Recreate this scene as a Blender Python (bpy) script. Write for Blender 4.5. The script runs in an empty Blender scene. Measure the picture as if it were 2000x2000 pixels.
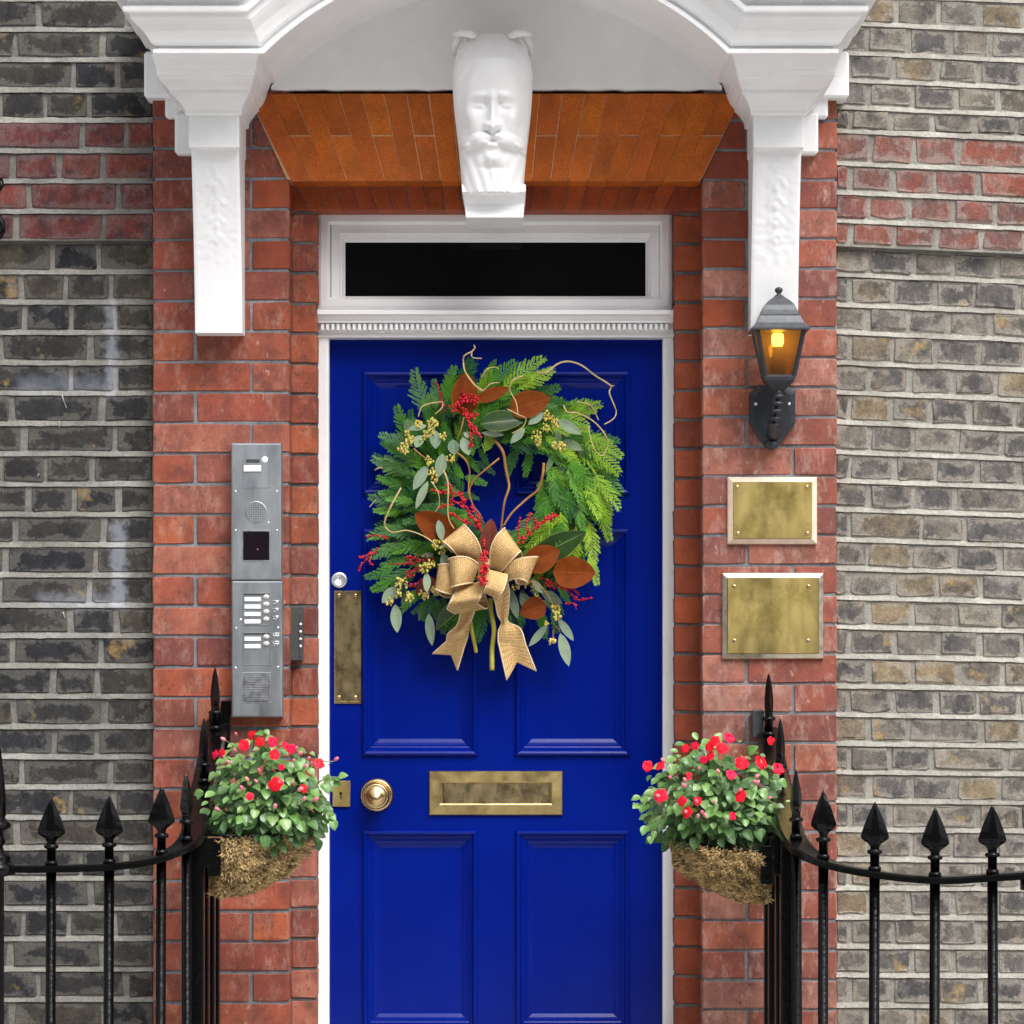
import bpy, math, random
from mathutils import Vector, Matrix, Quaternion, noise as mnoise

rnd = random.Random(7)
S = bpy.context.scene
COL = S.collection

# ------------------------------------------------------------------ camera, sky, sun, exposure
F, D, ZC = 6630.0, 8.5, 1.6          # focal length in photo pixels (2000 wide), metres to wall, eye height
cam = bpy.data.cameras.new('camera')
cam.sensor_width = 36.0
cam.lens = 36.0 * F / 2000.0
cam.shift_y = 0.135
cam.clip_end = 300
camo = bpy.data.objects.new('camera', cam)
camo.location = (0, -D, ZC)
camo.rotation_euler = (math.radians(90), 0, 0)
COL.objects.link(camo)
S.camera = camo

SUN_DIR = Vector((0.40, -0.66, 1.0)).normalized()
world = bpy.data.worlds.new('World')
S.world = world
world.use_nodes = True
wn = world.node_tree
wn.nodes.clear()
sky = wn.nodes.new('ShaderNodeTexSky')
sky.sky_type = 'NISHITA'
sky.sun_disc = False
sky.sun_elevation = math.asin(SUN_DIR.z)
sky.sun_rotation = math.atan2(SUN_DIR.x, SUN_DIR.y)
sky.dust_density = 4.0
sky.air_density = 1.0
hsv = wn.nodes.new('ShaderNodeHueSaturation')
hsv.inputs['Saturation'].default_value = 0.30
bg = wn.nodes.new('ShaderNodeBackground')
bg.inputs['Strength'].default_value = 0.115
wo = wn.nodes.new('ShaderNodeOutputWorld')
wn.links.new(sky.outputs[0], hsv.inputs['Color'])
wn.links.new(hsv.outputs[0], bg.inputs['Color'])
wn.links.new(bg.outputs[0], wo.inputs['Surface'])

sl = bpy.data.lights.new('sun', 'SUN')
sl.energy = 1.5
sl.angle = math.radians(38)
sl.color = (1.0, 0.985, 0.96)
slo = bpy.data.objects.new('sun', sl)
slo.rotation_euler = SUN_DIR.to_track_quat('Z', 'Y').to_euler()
slo.location = (4, -6, 9)
COL.objects.link(slo)

S.view_settings.view_transform = 'Standard'
S.view_settings.look = 'None'
S.view_settings.exposure = 1.12
S.view_settings.gamma = 1.0
S.view_settings.use_curve_mapping = False
S.render.engine = 'CYCLES'
S.cycles.use_denoising = True
try:
    S.cycles.denoiser = 'OPENIMAGEDENOISE'
except Exception:
    pass
S.cycles.max_bounces = 8
S.cycles.transparent_max_bounces = 12

# ------------------------------------------------------------------ helpers
def W(px, py, y=0.0):
    """photo pixel + depth -> world point"""
    s = (D + y) / F
    return Vector(((px - 1000) * s, y, ZC - (py - 1270) * s))

def sp(px, y=0.0):
    return px * (D + y) / F

def link(o, parent=None):
    COL.objects.link(o)
    if parent is not None:
        o.parent = parent
        if parent.type == 'EMPTY':
            o.matrix_parent_inverse = Matrix.Translation(-parent.location)
    return o

def thing(name, label, cat, loc, group=None):
    o = bpy.data.objects.new(name, None)
    o.location = loc
    o.empty_display_size = 0.05
    o['label'] = label
    o['category'] = cat
    if group:
        o['group'] = group
    COL.objects.link(o)
    return o

class MB:
    def __init__(s):
        s.v, s.f, s.m, s.sm, s.uv = [], [], [], [], {}
    def add(s, vs, fs, mi=0, smooth=False, uvs=None):
        b = len(s.v)
        s.v.extend([tuple(p) for p in vs])
        for f in fs:
            s.f.append(tuple(b + i for i in f))
            s.m.append(mi)
            s.sm.append(smooth)
        if uvs:
            for i, u in enumerate(uvs):
                s.uv[b + i] = u
        return b
    def cbox(s, x0, x1, y0, y1, z0, z1, c=0.0, mi=0):
        if x1 < x0: x0, x1 = x1, x0
        if z1 < z0: z0, z1 = z1, z0
        if y1 < y0: y0, y1 = y1, y0
        if c <= 0:
            vs = [(x, y, z) for x in (x0, x1) for y in (y0, y1) for z in (z0, z1)]
            s.add(vs, [(0, 1, 3, 2), (4, 6, 7, 5), (0, 4, 5, 1), (2, 3, 7, 6), (0, 2, 6, 4), (1, 5, 7, 3)], mi)
            return
        c = min(c, (x1 - x0) * .45, (y1 - y0) * .45, (z1 - z0) * .45)
        vs, idx = [], {}
        for i, X in enumerate((x0, x1)):
            for j, Y in enumerate((y0, y1)):
                for k, Z in enumerate((z0, z1)):
                    dx, dy, dz = (c if i == 0 else -c), (c if j == 0 else -c), (c if k == 0 else -c)
                    idx[i, j, k, 0] = len(vs); vs.append((X, Y + dy, Z + dz))
                    idx[i, j, k, 1] = len(vs); vs.append((X + dx, Y, Z + dz))
                    idx[i, j, k, 2] = len(vs); vs.append((X + dx, Y + dy, Z))
        fs = []
        q = [(0, 0), (1, 0), (1, 1), (0, 1)]
        for i in (0, 1):
            fs.append([idx[i, a, b, 0] for a, b in q])
            fs.append([idx[a, i, b, 1] for a, b in q])
            fs.append([idx[a, b, i, 2] for a, b in q])
        for a in (0, 1):
            for b in (0, 1):
                fs.append([idx[0, a, b, 1], idx[1, a, b, 1], idx[1, a, b, 2], idx[0, a, b, 2]])
                fs.append([idx[a, 0, b, 0], idx[a, 1, b, 0], idx[a, 1, b, 2], idx[a, 0, b, 2]])
                fs.append([idx[a, b, 0, 0], idx[a, b, 1, 0], idx[a, b, 1, 1], idx[a, b, 0, 1]])
        for i in (0, 1):
            for j in (0, 1):
                for k in (0, 1):
                    fs.append([idx[i, j, k, n] for n in range(3)])
        s.add(vs, fs, mi)
    def tube(s, pts, r, n=6, mi=0, cap=True, smooth=True):
        pts = [Vector(p) for p in pts]
        if len(pts) < 2: return
        rs = r if isinstance(r, (list, tuple)) else [r] * len(pts)
        vs, fs = [], []
        t0 = (pts[1] - pts[0]).normalized()
        ref = Vector((0, 0, 1)) if abs(t0.z) < .9 else Vector((1, 0, 0))
        u = t0.cross(ref).normalized()
        for i, p in enumerate(pts):
            t = (pts[min(i + 1, len(pts) - 1)] - pts[max(i - 1, 0)])
            if t.length < 1e-9: t = t0
            t = t.normalized()
            u = (u - t * u.dot(t))
            u = u.normalized() if u.length > 1e-6 else t.orthogonal().normalized()
            w = t.cross(u)
            for k in range(n):
                a = 2 * math.pi * k / n
                vs.append(p + (u * math.cos(a) + w * math.sin(a)) * rs[i])
        for i in range(len(pts) - 1):
            for k in range(n):
                fs.append((i * n + k, i * n + (k + 1) % n, (i + 1) * n + (k + 1) % n, (i + 1) * n + k))
        if cap:
            fs.append(tuple(range(n - 1, -1, -1)))
            fs.append(tuple((len(pts) - 1) * n + k for k in range(n)))
        s.add(vs, fs, mi, smooth)
    def lathe(s, prof, o, axis='Z', n=20, mi=0, smooth=True, sx=1.0, sy=1.0):
        """prof: list of (r,h)"""
        o = Vector(o)
        vs, fs = [], []
        for r, h in prof:
            for k in range(n):
                a = 2 * math.pi * k / n
                c, d = math.cos(a) * r * sx, math.sin(a) * r * sy
                if axis == 'Z': p = Vector((c, d, h))
                elif axis == '-Y': p = Vector((c, -h, d))
                else: p = Vector((h, c, d))
                vs.append(o + p)
        for i in range(len(prof) - 1):
            for k in range(n):
                fs.append((i * n + k, i * n + (k + 1) % n, (i + 1) * n + (k + 1) % n, (i + 1) * n + k))
        fs.append(tuple(range(n)))
        fs.append(tuple((len(prof) - 1) * n + k for k in range(n)))
        s.add(vs, fs, mi, smooth)
    def rings(s, x0, x1, z0, z1, y, prof, cap=True, mi=0):
        """nested rectangles facing -Y; prof: (inset, dy)"""
        vs, fs = [], []
        for ins, dy in prof:
            vs += [(x0 + ins, y + dy, z0 + ins), (x1 - ins, y + dy, z0 + ins), (x1 - ins, y + dy, z1 - ins), (x0 + ins, y + dy, z1 - ins)]
        for i in range(len(prof) - 1):
            for k in range(4):
                fs.append((i * 4 + k, i * 4 + (k + 1) % 4, i * 4 + 4 + (k + 1) % 4, i * 4 + 4 + k))
        if cap:
            b = (len(prof) - 1) * 4
            fs.append((b, b + 1, b + 2, b + 3))
        s.add(vs, fs, mi)
    def ball(s, c, r, n=7, m=5, mi=0, sx=1, sy=1, sz=1):
        c = Vector(c)
        vs = [c + Vector((0, 0, r * sz))]
        fs = []
        for i in range(1, m):
            t = math.pi * i / m
            for k in range(n):
                a = 2 * math.pi * k / n
                vs.append(c + Vector((math.sin(t) * math.cos(a) * r * sx, math.sin(t) * math.sin(a) * r * sy, math.cos(t) * r * sz)))
        vs.append(c - Vector((0, 0, r * sz)))
        for k in range(n):
            fs.append((0, 1 + k, 1 + (k + 1) % n))
            for i in range(m - 2):
                fs.append((1 + i * n + k, 1 + (i + 1) * n + k, 1 + (i + 1) * n + (k + 1) % n, 1 + i * n + (k + 1) % n))
            fs.append((len(vs) - 1, 1 + (m - 2) * n + (k + 1) % n, 1 + (m - 2) * n + k))
        s.add(vs, fs, mi, True)
    def strip(s, rows, mi=0, smooth=True, closed=False):
        """rows: list of lists of points (grid) with uv"""
        n = len(rows[0])
        vs = [p for r in rows for p in r]
        uvs = [(j / (n - 1), i / (len(rows) - 1)) for i in range(len(rows)) for j in range(n)]
        fs = []
        for i in range(len(rows) - 1):
            for j in range(n - 1):
                fs.append((i * n + j, i * n + j + 1, (i + 1) * n + j + 1, (i + 1) * n + j))
        s.add(vs, fs, mi, smooth, uvs)
    def mesh(s, name, mats):
        me = bpy.data.meshes.new(name)
        me.from_pydata(s.v, [], s.f)
        for m in (mats if isinstance(mats, (list, tuple)) else [mats]):
            me.materials.append(m)
        me.polygons.foreach_set('material_index', s.m)
        me.polygons.foreach_set('use_smooth', s.sm)
        if s.uv:
            l = me.uv_layers.new(name='uv')
            for lp in me.loops:
                l.data[lp.index].uv = s.uv.get(lp.vertex_index, (0, 0))
        me.update()
        return me
    def build(s, name, mats, parent=None, fix=False):
        me = s.mesh(name, mats)
        if fix:
            import bmesh
            bm = bmesh.new(); bm.from_mesh(me)
            bmesh.ops.recalc_face_normals(bm, faces=bm.faces)
            bm.to_mesh(me); bm.free()
        return link(bpy.data.objects.new(name, me), parent)

def tag(o, label=None, cat=None, group=None, kind=None):
    if label: o['label'] = label
    if cat: o['category'] = cat
    if group: o['group'] = group
    if kind: o['kind'] = kind
    return o

# ------------------------------------------------------------------ materials
class NT:
    def __init__(s, name):
        s.mat = bpy.data.materials.new(name)
        s.mat.use_nodes = True
        s.t = s.mat.node_tree
        s.b = s.t.nodes['Principled BSDF']
        s.pos = s.n('ShaderNodeNewGeometry').outputs['Position']
    def n(s, typ, **kw):
        nd = s.t.nodes.new(typ)
        for k, v in kw.items():
            setattr(nd, k, v)
        return nd
    def l(s, a, b):
        s.t.links.new(a, b)
    def noise(s, scale, detail=4, rough=.6, vec=None, stretch=None):
        nd = s.n('ShaderNodeTexNoise')
        nd.inputs['Scale'].default_value = scale
        nd.inputs['Detail'].default_value = detail
        nd.inputs['Roughness'].default_value = rough
        v = vec or s.pos
        if stretch:
            mp = s.n('ShaderNodeMapping')
            mp.inputs['Scale'].default_value = stretch
            s.l(v, mp.inputs['Vector']); v = mp.outputs[0]
        s.l(v, nd.inputs['Vector'])
        return nd.outputs['Fac']
    def ramp(s, fac, stops, interp='LINEAR'):
        nd = s.n('ShaderNodeValToRGB')
        cr = nd.color_ramp
        cr.interpolation = interp
        while len(cr.elements) < len(stops):
            cr.elements.new(0.5)
        for e, (p, c) in zip(cr.elements, stops):
            e.position = p
            e.color = (c if isinstance(c, tuple) else (c, c, c)) + (1,) if not (isinstance(c, tuple) and len(c) == 4) else c
        s.l(fac, nd.inputs['Fac'])
        return nd.outputs['Color']
    def mix(s, fac, a, b, mode='MIX'):
        nd = s.n('ShaderNodeMixRGB', blend_type=mode)
        for sock, v in ((nd.inputs['Fac'], fac), (nd.inputs['Color1'], a), (nd.inputs['Color2'], b)):
            if isinstance(v, (int, float)): sock.default_value = v
            elif isinstance(v, tuple): sock.default_value = v + (1,)
            else: s.l(v, sock)
        return nd.outputs['Color']
    def math(s, op, a, b=0.0, c=None):
        nd = s.n('ShaderNodeMath', operation=op)
        for i, v in enumerate((a, b, c)):
            if v is None: continue
            if isinstance(v, (int, float)): nd.inputs[i].default_value = v
            else: s.l(v, nd.inputs[i])
        return nd.outputs[0]
    def rand(s):
        return s.n('ShaderNodeObjectInfo').outputs['Random']
    def xyz(s):
        nd = s.n('ShaderNodeSeparateXYZ')
        s.l(s.pos, nd.inputs[0])
        return nd.outputs
    def base(s, c):
        if isinstance(c, tuple): s.b.inputs['Base Color'].default_value = c + (1,)
        else: s.l(c, s.b.inputs['Base Color'])
    def set(s, **kw):
        names = dict(rough='Roughness', metal='Metallic', spec='Specular IOR Level', coat='Coat Weight', trans='Transmission Weight', coatr='Coat Roughness', ior='IOR')
        for k, v in kw.items():
            sock = s.b.inputs[names[k]]
            if isinstance(v, (int, float)): sock.default_value = v
            else: s.l(v, sock)
    def bump(s, h, strength=.5, dist=.004):
        nd = s.n('ShaderNodeBump')
        nd.inputs['Strength'].default_value = strength
        nd.inputs['Distance'].default_value = dist
        s.l(h, nd.inputs['Height'])
        s.l(nd.outputs[0], s.b.inputs['Normal'])

def simple(name, col, rough=.5, metal=0, spec=.5, var=.15, nscale=14, bump=0, bscale=200, bdist=.002, coat=0):
    t = NT(name)
    if var:
        nz = t.noise(nscale, 5, .65)
        f = t.ramp(nz, [(.3, 1 - var), (.7, 1 + var * .6)])
        t.base(t.mix(1.0, col, f, 'MULTIPLY'))
    else:
        t.base(col)
    t.set(rough=rough, metal=metal, spec=spec, coat=coat)
    if bump:
        t.bump(t.noise(bscale, 4), bump, bdist)
    return t.mat

def box_mask(t, x0, x1, z0, z1, soft, wob=.03, scale=38):
    """soft-edged stain patch placed on the wall, broken up with noise"""
    X = t.xyz()
    nz = t.math('MULTIPLY_ADD', t.noise(scale, 4), wob * 2, -wob)
    x = t.math('ADD', X[0], nz)
    z = t.math('ADD', X[2], nz)
    def edge(v, a, b):
        m = t.n('ShaderNodeMapRange', interpolation_type='SMOOTHSTEP')
        t.l(v, m.inputs[0])
        m.inputs[1].default_value = a; m.inputs[2].default_value = b
        return m.outputs[0]
    r = t.math('MULTIPLY', edge(x, x0 - soft, x0 + soft), edge(x, x1 + soft, x1 - soft))
    return t.math('MULTIPLY', r, t.math('MULTIPLY', edge(z, z0 - soft, z0 + soft), edge(z, z1 + soft, z1 - soft)))

def brick_mat(name, stops, patch=None, smear=None, smear_amt=.7, speck=(.72, 1.22), pits=None, patch_pos=(.55, .68), dark=(.02, .02, .022), darkamt=.5, rough=.85, bump=.6, chalk=0.0, chalk_col=(.6, .55, .52), streak=None, pscale=11, bdist=.004):
    t = NT(name)
    r = t.rand()
    wv = t.n('ShaderNodeTexWhiteNoise', noise_dimensions='1D')
    t.l(r, wv.inputs['W'])
    off = t.n('ShaderNodeVectorMath', operation='MULTIPLY_ADD')
    t.l(wv.outputs['Color'], off.inputs[0])
    off.inputs[1].default_value = (3, 3, 3)
    t.l(t.pos, off.inputs[2])
    v = off.outputs[0]
    c = t.ramp(r, stops)
    n1 = t.noise(9, 6, .65, v)
    c = t.mix(1.0, c, t.ramp(n1, [(.28, .62), (.5, 1.0), (.75, 1.35)]), 'MULTIPLY')
    if darkamt:
        m = t.ramp(t.noise(16, 5, .7, v), [(.46, 0.0), (.66, 1.0)])
        c = t.mix(t.math('MULTIPLY', m, darkamt), c, dark)
    if patch:
        m = t.ramp(t.noise(pscale, 4, .6, v), [(patch_pos[0], 0.0), (patch_pos[1], 1.0)])
        c = t.mix(t.math('MULTIPLY', m, .8), c, patch)
    if chalk:
        m = t.ramp(t.noise(30, 6, .75, v, (1, 1, .45)), [(.5, 0.0), (.78, 1.0)])
        c = t.mix(t.math('MULTIPLY', m, chalk), c, chalk_col)
    if smear:
        gx = t.n('ShaderNodeSeparateXYZ'); t.l(t.n('ShaderNodeTexCoord').outputs['Generated'], gx.inputs[0])
        ex = t.math('MINIMUM', gx.outputs[0], t.math('SUBTRACT', 1.0, gx.outputs[0]))
        ez = t.math('MULTIPLY', t.math('MINIMUM', gx.outputs[2], t.math('SUBTRACT', 1.0, gx.outputs[2])), .55)
        e = t.math('SUBTRACT', t.math('MINIMUM', ex, ez), t.math('MULTIPLY_ADD', t.noise(17, 5, .75, v), .95, -.40))
        m = t.ramp(e, [(.0, 1.0), (.06, 0.0)])
        c = t.mix(t.math('MULTIPLY', m, smear_amt), c, smear)
    sp_ = t.ramp(t.noise(170, 3, .6), [(.3, speck[0]), (.55, 1.0), (.72, speck[1])])
    c = t.mix(1.0, c, sp_, 'MULTIPLY')
    if pits:
        m = t.ramp(t.noise(75, 2, .5, v), [(.66, 0.0), (.72, 1.0)])
        c = t.mix(t.math('MULTIPLY', m, .55), c, pits)
        m = t.ramp(t.noise(58, 2, .5, v, (1, 1, .6)), [(.25, 1.0), (.31, 0.0)])
        c = t.mix(t.math('MULTIPLY', m, .5), c, chalk_col)
    if streak:
        for (x0, x1, z0, z1, so, col, am) in streak:
            c = t.mix(t.math('MULTIPLY', box_mask(t, x0, x1, z0, z1, so), am), c, col)
    t.base(c)
    t.set(rough=rough, spec=.3)
    h = t.math('ADD', t.math('MULTIPLY', t.noise(60, 5, .7), 1.0), t.math('MULTIPLY', t.noise(260, 3, .6), .35))
    t.bump(h, bump, bdist)
    return t.mat

def mortar_mat(name, a, b, bump=.7, streak=None):
    t = NT(name)
    c = t.ramp(t.noise(7, 6, .7), [(.3, a), (.68, b)])
    c = t.mix(1.0, c, t.ramp(t.noise(120, 4, .7), [(.3, .72), (.6, 1.08)]), 'MULTIPLY')
    if streak:
        for (x0, x1, z0, z1, so, col, am) in streak:
            c = t.mix(t.math('MULTIPLY', box_mask(t, x0, x1, z0, z1, so), am), c, col)
    t.base(c)
    t.set(rough=.9, spec=.2)
    t.bump(t.noise(150, 5, .7), bump, .004)
    return t.mat

def wbox(p0, p1, y=.05):
    a, b = W(p0[0], p0[1], y), W(p1[0], p1[1], y)
    return (a.x, b.x, b.z, a.z)
LST = [wbox((208, 585), (228, 775)) + (.012, (.30, .32, .37), .6), wbox((30, 735), (205, 768)) + (.02, (.17, .19, .23), .45),
       wbox((218, 1020), (246, 1190)) + (.012, (.28, .30, .35), .6), wbox((70, 1160), (235, 1186)) + (.018, (.26, .28, .32), .45)]
M = {}
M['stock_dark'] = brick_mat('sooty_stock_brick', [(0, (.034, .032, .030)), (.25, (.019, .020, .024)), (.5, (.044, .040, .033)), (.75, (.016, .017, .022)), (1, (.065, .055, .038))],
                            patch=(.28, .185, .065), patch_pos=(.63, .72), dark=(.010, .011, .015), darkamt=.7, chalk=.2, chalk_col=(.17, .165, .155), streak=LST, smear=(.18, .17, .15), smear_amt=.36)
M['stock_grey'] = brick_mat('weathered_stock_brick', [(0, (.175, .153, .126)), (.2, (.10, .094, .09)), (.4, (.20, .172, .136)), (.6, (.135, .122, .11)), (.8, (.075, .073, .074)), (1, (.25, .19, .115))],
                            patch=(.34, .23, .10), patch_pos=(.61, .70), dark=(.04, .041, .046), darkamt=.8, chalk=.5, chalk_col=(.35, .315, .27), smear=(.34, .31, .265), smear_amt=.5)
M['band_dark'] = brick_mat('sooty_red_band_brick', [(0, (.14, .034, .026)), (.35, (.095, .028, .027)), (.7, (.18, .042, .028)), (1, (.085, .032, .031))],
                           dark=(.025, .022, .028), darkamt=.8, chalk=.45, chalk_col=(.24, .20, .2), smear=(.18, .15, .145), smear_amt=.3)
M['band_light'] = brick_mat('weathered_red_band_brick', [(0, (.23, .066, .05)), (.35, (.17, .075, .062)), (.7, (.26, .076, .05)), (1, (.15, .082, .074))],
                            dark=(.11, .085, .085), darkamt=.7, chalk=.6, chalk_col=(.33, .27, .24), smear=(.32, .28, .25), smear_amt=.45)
M['red_left'] = brick_mat('red_facing_brick', [(0, (.30, .070, .034)), (.22, (.215, .050, .034)), (.42, (.335, .085, .036)), (.62, (.16, .044, .036)), (.8, (.31, .105, .068)), (1, (.26, .06, .034))],
                          dark=(.11, .038, .03), darkamt=.7, chalk=.6, chalk_col=(.46, .28, .22), pits=(.05, .03, .025), rough=.75, speck=(.88, 1.1), bump=.14, bdist=.002)
M['red_right'] = brick_mat('faded_red_facing_brick', [(0, (.30, .082, .048)), (.22, (.22, .062, .044)), (.42, (.335, .10, .054)), (.62, (.17, .055, .045)), (.8, (.34, .15, .11)), (1, (.27, .075, .046))],
                           dark=(.13, .05, .042), darkamt=.7, chalk=.8, chalk_col=(.50, .34, .29), pits=(.06, .035, .03), rough=.75, speck=(.88, 1.1), bump=.14, bdist=.002)
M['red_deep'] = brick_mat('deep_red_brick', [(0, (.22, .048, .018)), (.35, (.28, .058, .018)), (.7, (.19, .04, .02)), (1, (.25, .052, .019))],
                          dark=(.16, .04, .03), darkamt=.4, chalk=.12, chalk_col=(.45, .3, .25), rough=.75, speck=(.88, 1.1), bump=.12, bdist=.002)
M['rubber'] = brick_mat('orange_rubbed_brick', [(0, (.43, .098, .004)), (.35, (.37, .078, .004)), (.7, (.47, .110, .005)), (1, (.43, .09, .010))],
                        dark=(.30, .075, .012), darkamt=.22, chalk=.05, chalk_col=(.5, .25, .12), rough=.55, bump=.08, bdist=.0015)
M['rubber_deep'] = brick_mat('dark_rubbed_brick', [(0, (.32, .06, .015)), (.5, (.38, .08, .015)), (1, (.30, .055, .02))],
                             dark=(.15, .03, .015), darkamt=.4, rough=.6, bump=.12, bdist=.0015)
M['mortar_dark'] = mortar_mat('grimy_mortar', (.135, .13, .118), (.31, .30, .27), streak=[(a, b, c, d, e, (.5, .52, .58), h * .7) for (a, b, c, d, e, f, h) in LST])
M['mortar_light'] = mortar_mat('pale_mortar', (.22, .208, .18), (.46, .44, .39))
M['joint_dark'] = mortar_mat('grimy_joint_mortar', (.11, .107, .098), (.26, .25, .225), streak=[(a, b, c, d, e, (.4, .42, .47), h * .8) for (a, b, c, d, e, f, h) in LST])
M['joint_light'] = mortar_mat('grey_joint_mortar', (.19, .18, .158), (.36, .345, .305))
M['mortar_blue'] = mortar_mat('blue_grey_mortar', (.08, .088, .098), (.27, .282, .30), .3)
M['mortar_deep'] = mortar_mat('dark_grey_mortar', (.06, .06, .062), (.16, .155, .145), .3)
M['mortar_pink'] = mortar_mat('lime_putty_joint', (.42, .22, .12), (.60, .36, .22), .2)

def white_paint():
    t = NT('white_gloss_paint')
    c = t.ramp(t.noise(5, 6, .7), [(.25, (.75, .75, .752)), (.6, (.835, .835, .84))])
    c = t.mix(t.math('MULTIPLY', t.ramp(t.noise(38, 5, .75), [(.62, 0.0), (.82, 1.0)]), .22), c, (.5, .48, .44))
    t.base(c)
    t.set(rough=.38, spec=.45)
    h = t.math('ADD', t.noise(28, 4, .6), t.math('MULTIPLY', t.noise(160, 3), .25))
    t.bump(h, .22, .004)
    return t.mat
M['white'] = white_paint()

def door_paint():
    t = NT('royal_blue_gloss_paint')
    c = t.ramp(t.noise(3, 5, .6), [(.3, (.0002, .0068, .155)), (.7, (.0003, .0105, .20))])
    t.base(c)
    t.set(rough=t.ramp(t.noise(9, 5), [(.3, .13), (.7, .2)]), spec=.18, coat=.0)
    t.bump(t.noise(55, 3, .5, None, (1, 1, .25)), .06, .002)
    return t.mat
M['blue'] = door_paint()
M['drip'] = simple('faded_paint_drip', (.36, .36, .37), .7, 0, .2, .4, 90)

def metal(name, a, b, rough=(.25, .45), sc=20, stretch=None, dark=None, bump=.1):
    t = NT(name)
    c = t.ramp(t.noise(sc, 6, .7, None, stretch), [(.3, a), (.7, b)])
    if dark:
        c = t.mix(t.ramp(t.noise(sc * .6, 5, .7), [(.52, 0.0), (.7, 1.0)]), c, dark)
    t.base(c)
    t.set(metal=1.0, rough=t.ramp(t.noise(sc * 1.7, 4, .6, None, stretch), [(.3, rough[0]), (.7, rough[1])]))
    t.bump(t.noise(90, 4), bump, .001)
    return t.mat
M['brass'] = metal('aged_brass', (.42, .30, .12), (.62, .48, .22), (.28, .5), 14, None, (.28, .19, .08))
M['brass_plate'] = metal('polished_brass_plate', (.50, .38, .12), (.72, .56, .22), (.3, .5), 12, (1, 1, .35), (.36, .27, .075))
M['brass_dark'] = metal('tarnished_brass', (.38, .30, .16), (.60, .47, .25), (.22, .42), 26, (1, 1, .5), (.22, .16, .09), .5)
M['brass_knob'] = metal('worn_brass', (.50, .36, .17), (.66, .48, .24), (.2, .34), 30)
M['steel'] = metal('brushed_steel', (.27, .29, .31), (.38, .40, .42), (.42, .6), 18, (1, 1, .3))
M['steel_light'] = metal('bright_steel', (.62, .64, .66), (.75, .77, .79), (.3, .45), 40)
M['chamfer'] = simple('pale_bevelled_edge', (.70, .55, .42), .35, 0.0, .5, .2, 30)
M['chamfer_grey'] = metal('silvered_bevel', (.62, .54, .40), (.82, .75, .62), (.25, .4), 30)
M['black'] = simple('black_gloss_iron_paint', (.0016, .0016, .0018), .2, 0, .22, .3, 60, .35, 70, .003)
M['lantern'] = simple('dark_lantern_metal', (.028, .032, .04), .38, .2, .5, .35, 50, .25, 120, .002)
M['lantern_top'] = simple('grey_lantern_metal', (.075, .08, .09), .42, .3, .5, .3, 50, .2, 120, .002)
M['box_grey'] = simple('dark_grey_plastic', (.055, .06, .06), .5, 0, .4, .15, 30)
M['label'] = simple('white_label_strip', (.82, .82, .83), .4, 0, .4, .05)
M['button'] = simple('pale_button', (.62, .62, .6), .3, .2, .5, .1)
M['lens'] = simple('dark_lens_glass', (.008, .004, .008), .08, 0, .5, 0)
M['dark_void'] = simple('dark_interior', (.01, .01, .011), .9, 0, .1, 0)
M['groove'] = simple('dark_groove', (.05, .05, .052), .7, 0, .3, 0)
M['stone'] = simple('grey_paving_stone', (.55, .54, .52), .85, 0, .3, .2, 3, .4, 60, .004)
M['step'] = simple('pale_step_stone', (.5, .49, .46), .8, 0, .3, .15, 6, .3, 60, .003)

def glass_dark():
    t = NT('dark_fanlight_glass')
    t.base((.004, .004, .005))
    t.set(rough=.03, spec=.12)
    return t.mat
M['pane'] = glass_dark()

def amber_glass():
    t = NT('amber_lantern_glass')
    t.t.nodes.remove(t.b)
    out = [n for n in t.t.nodes if n.type == 'OUTPUT_MATERIAL'][0]
    tr = t.n('ShaderNodeBsdfTransparent')
    tr.inputs[0].default_value = (.80, .60, .24, 1)
    gl = t.n('ShaderNodeBsdfGlossy')
    gl.inputs['Roughness'].default_value = .12
    gl.inputs[0].default_value = (.9, .85, .75, 1)
    tl = t.n('ShaderNodeBsdfTranslucent')
    tl.inputs[0].default_value = (.95, .6, .2, 1)
    m0 = t.n('ShaderNodeMixShader')
    m0.inputs[0].default_value = .16
    t.l(tr.outputs[0], m0.inputs[1]); t.l(tl.outputs[0], m0.inputs[2])
    mx = t.n('ShaderNodeMixShader')
    mx.inputs[0].default_value = .06
    t.l(m0.outputs[0], mx.inputs[1]); t.l(gl.outputs[0], mx.inputs[2])
    t.l(mx.outputs[0], out.inputs['Surface'])
    return t.mat
M['amber'] = amber_glass()

def bulb():
    t = NT('lit_bulb')
    t.base((.9, .8, .5))
    t.b.inputs['Emission Color'].default_value = (1, .80, .42, 1)
    t.b.inputs['Emission Strength'].default_value = 9
    return t.mat
M['bulb'] = bulb()

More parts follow.
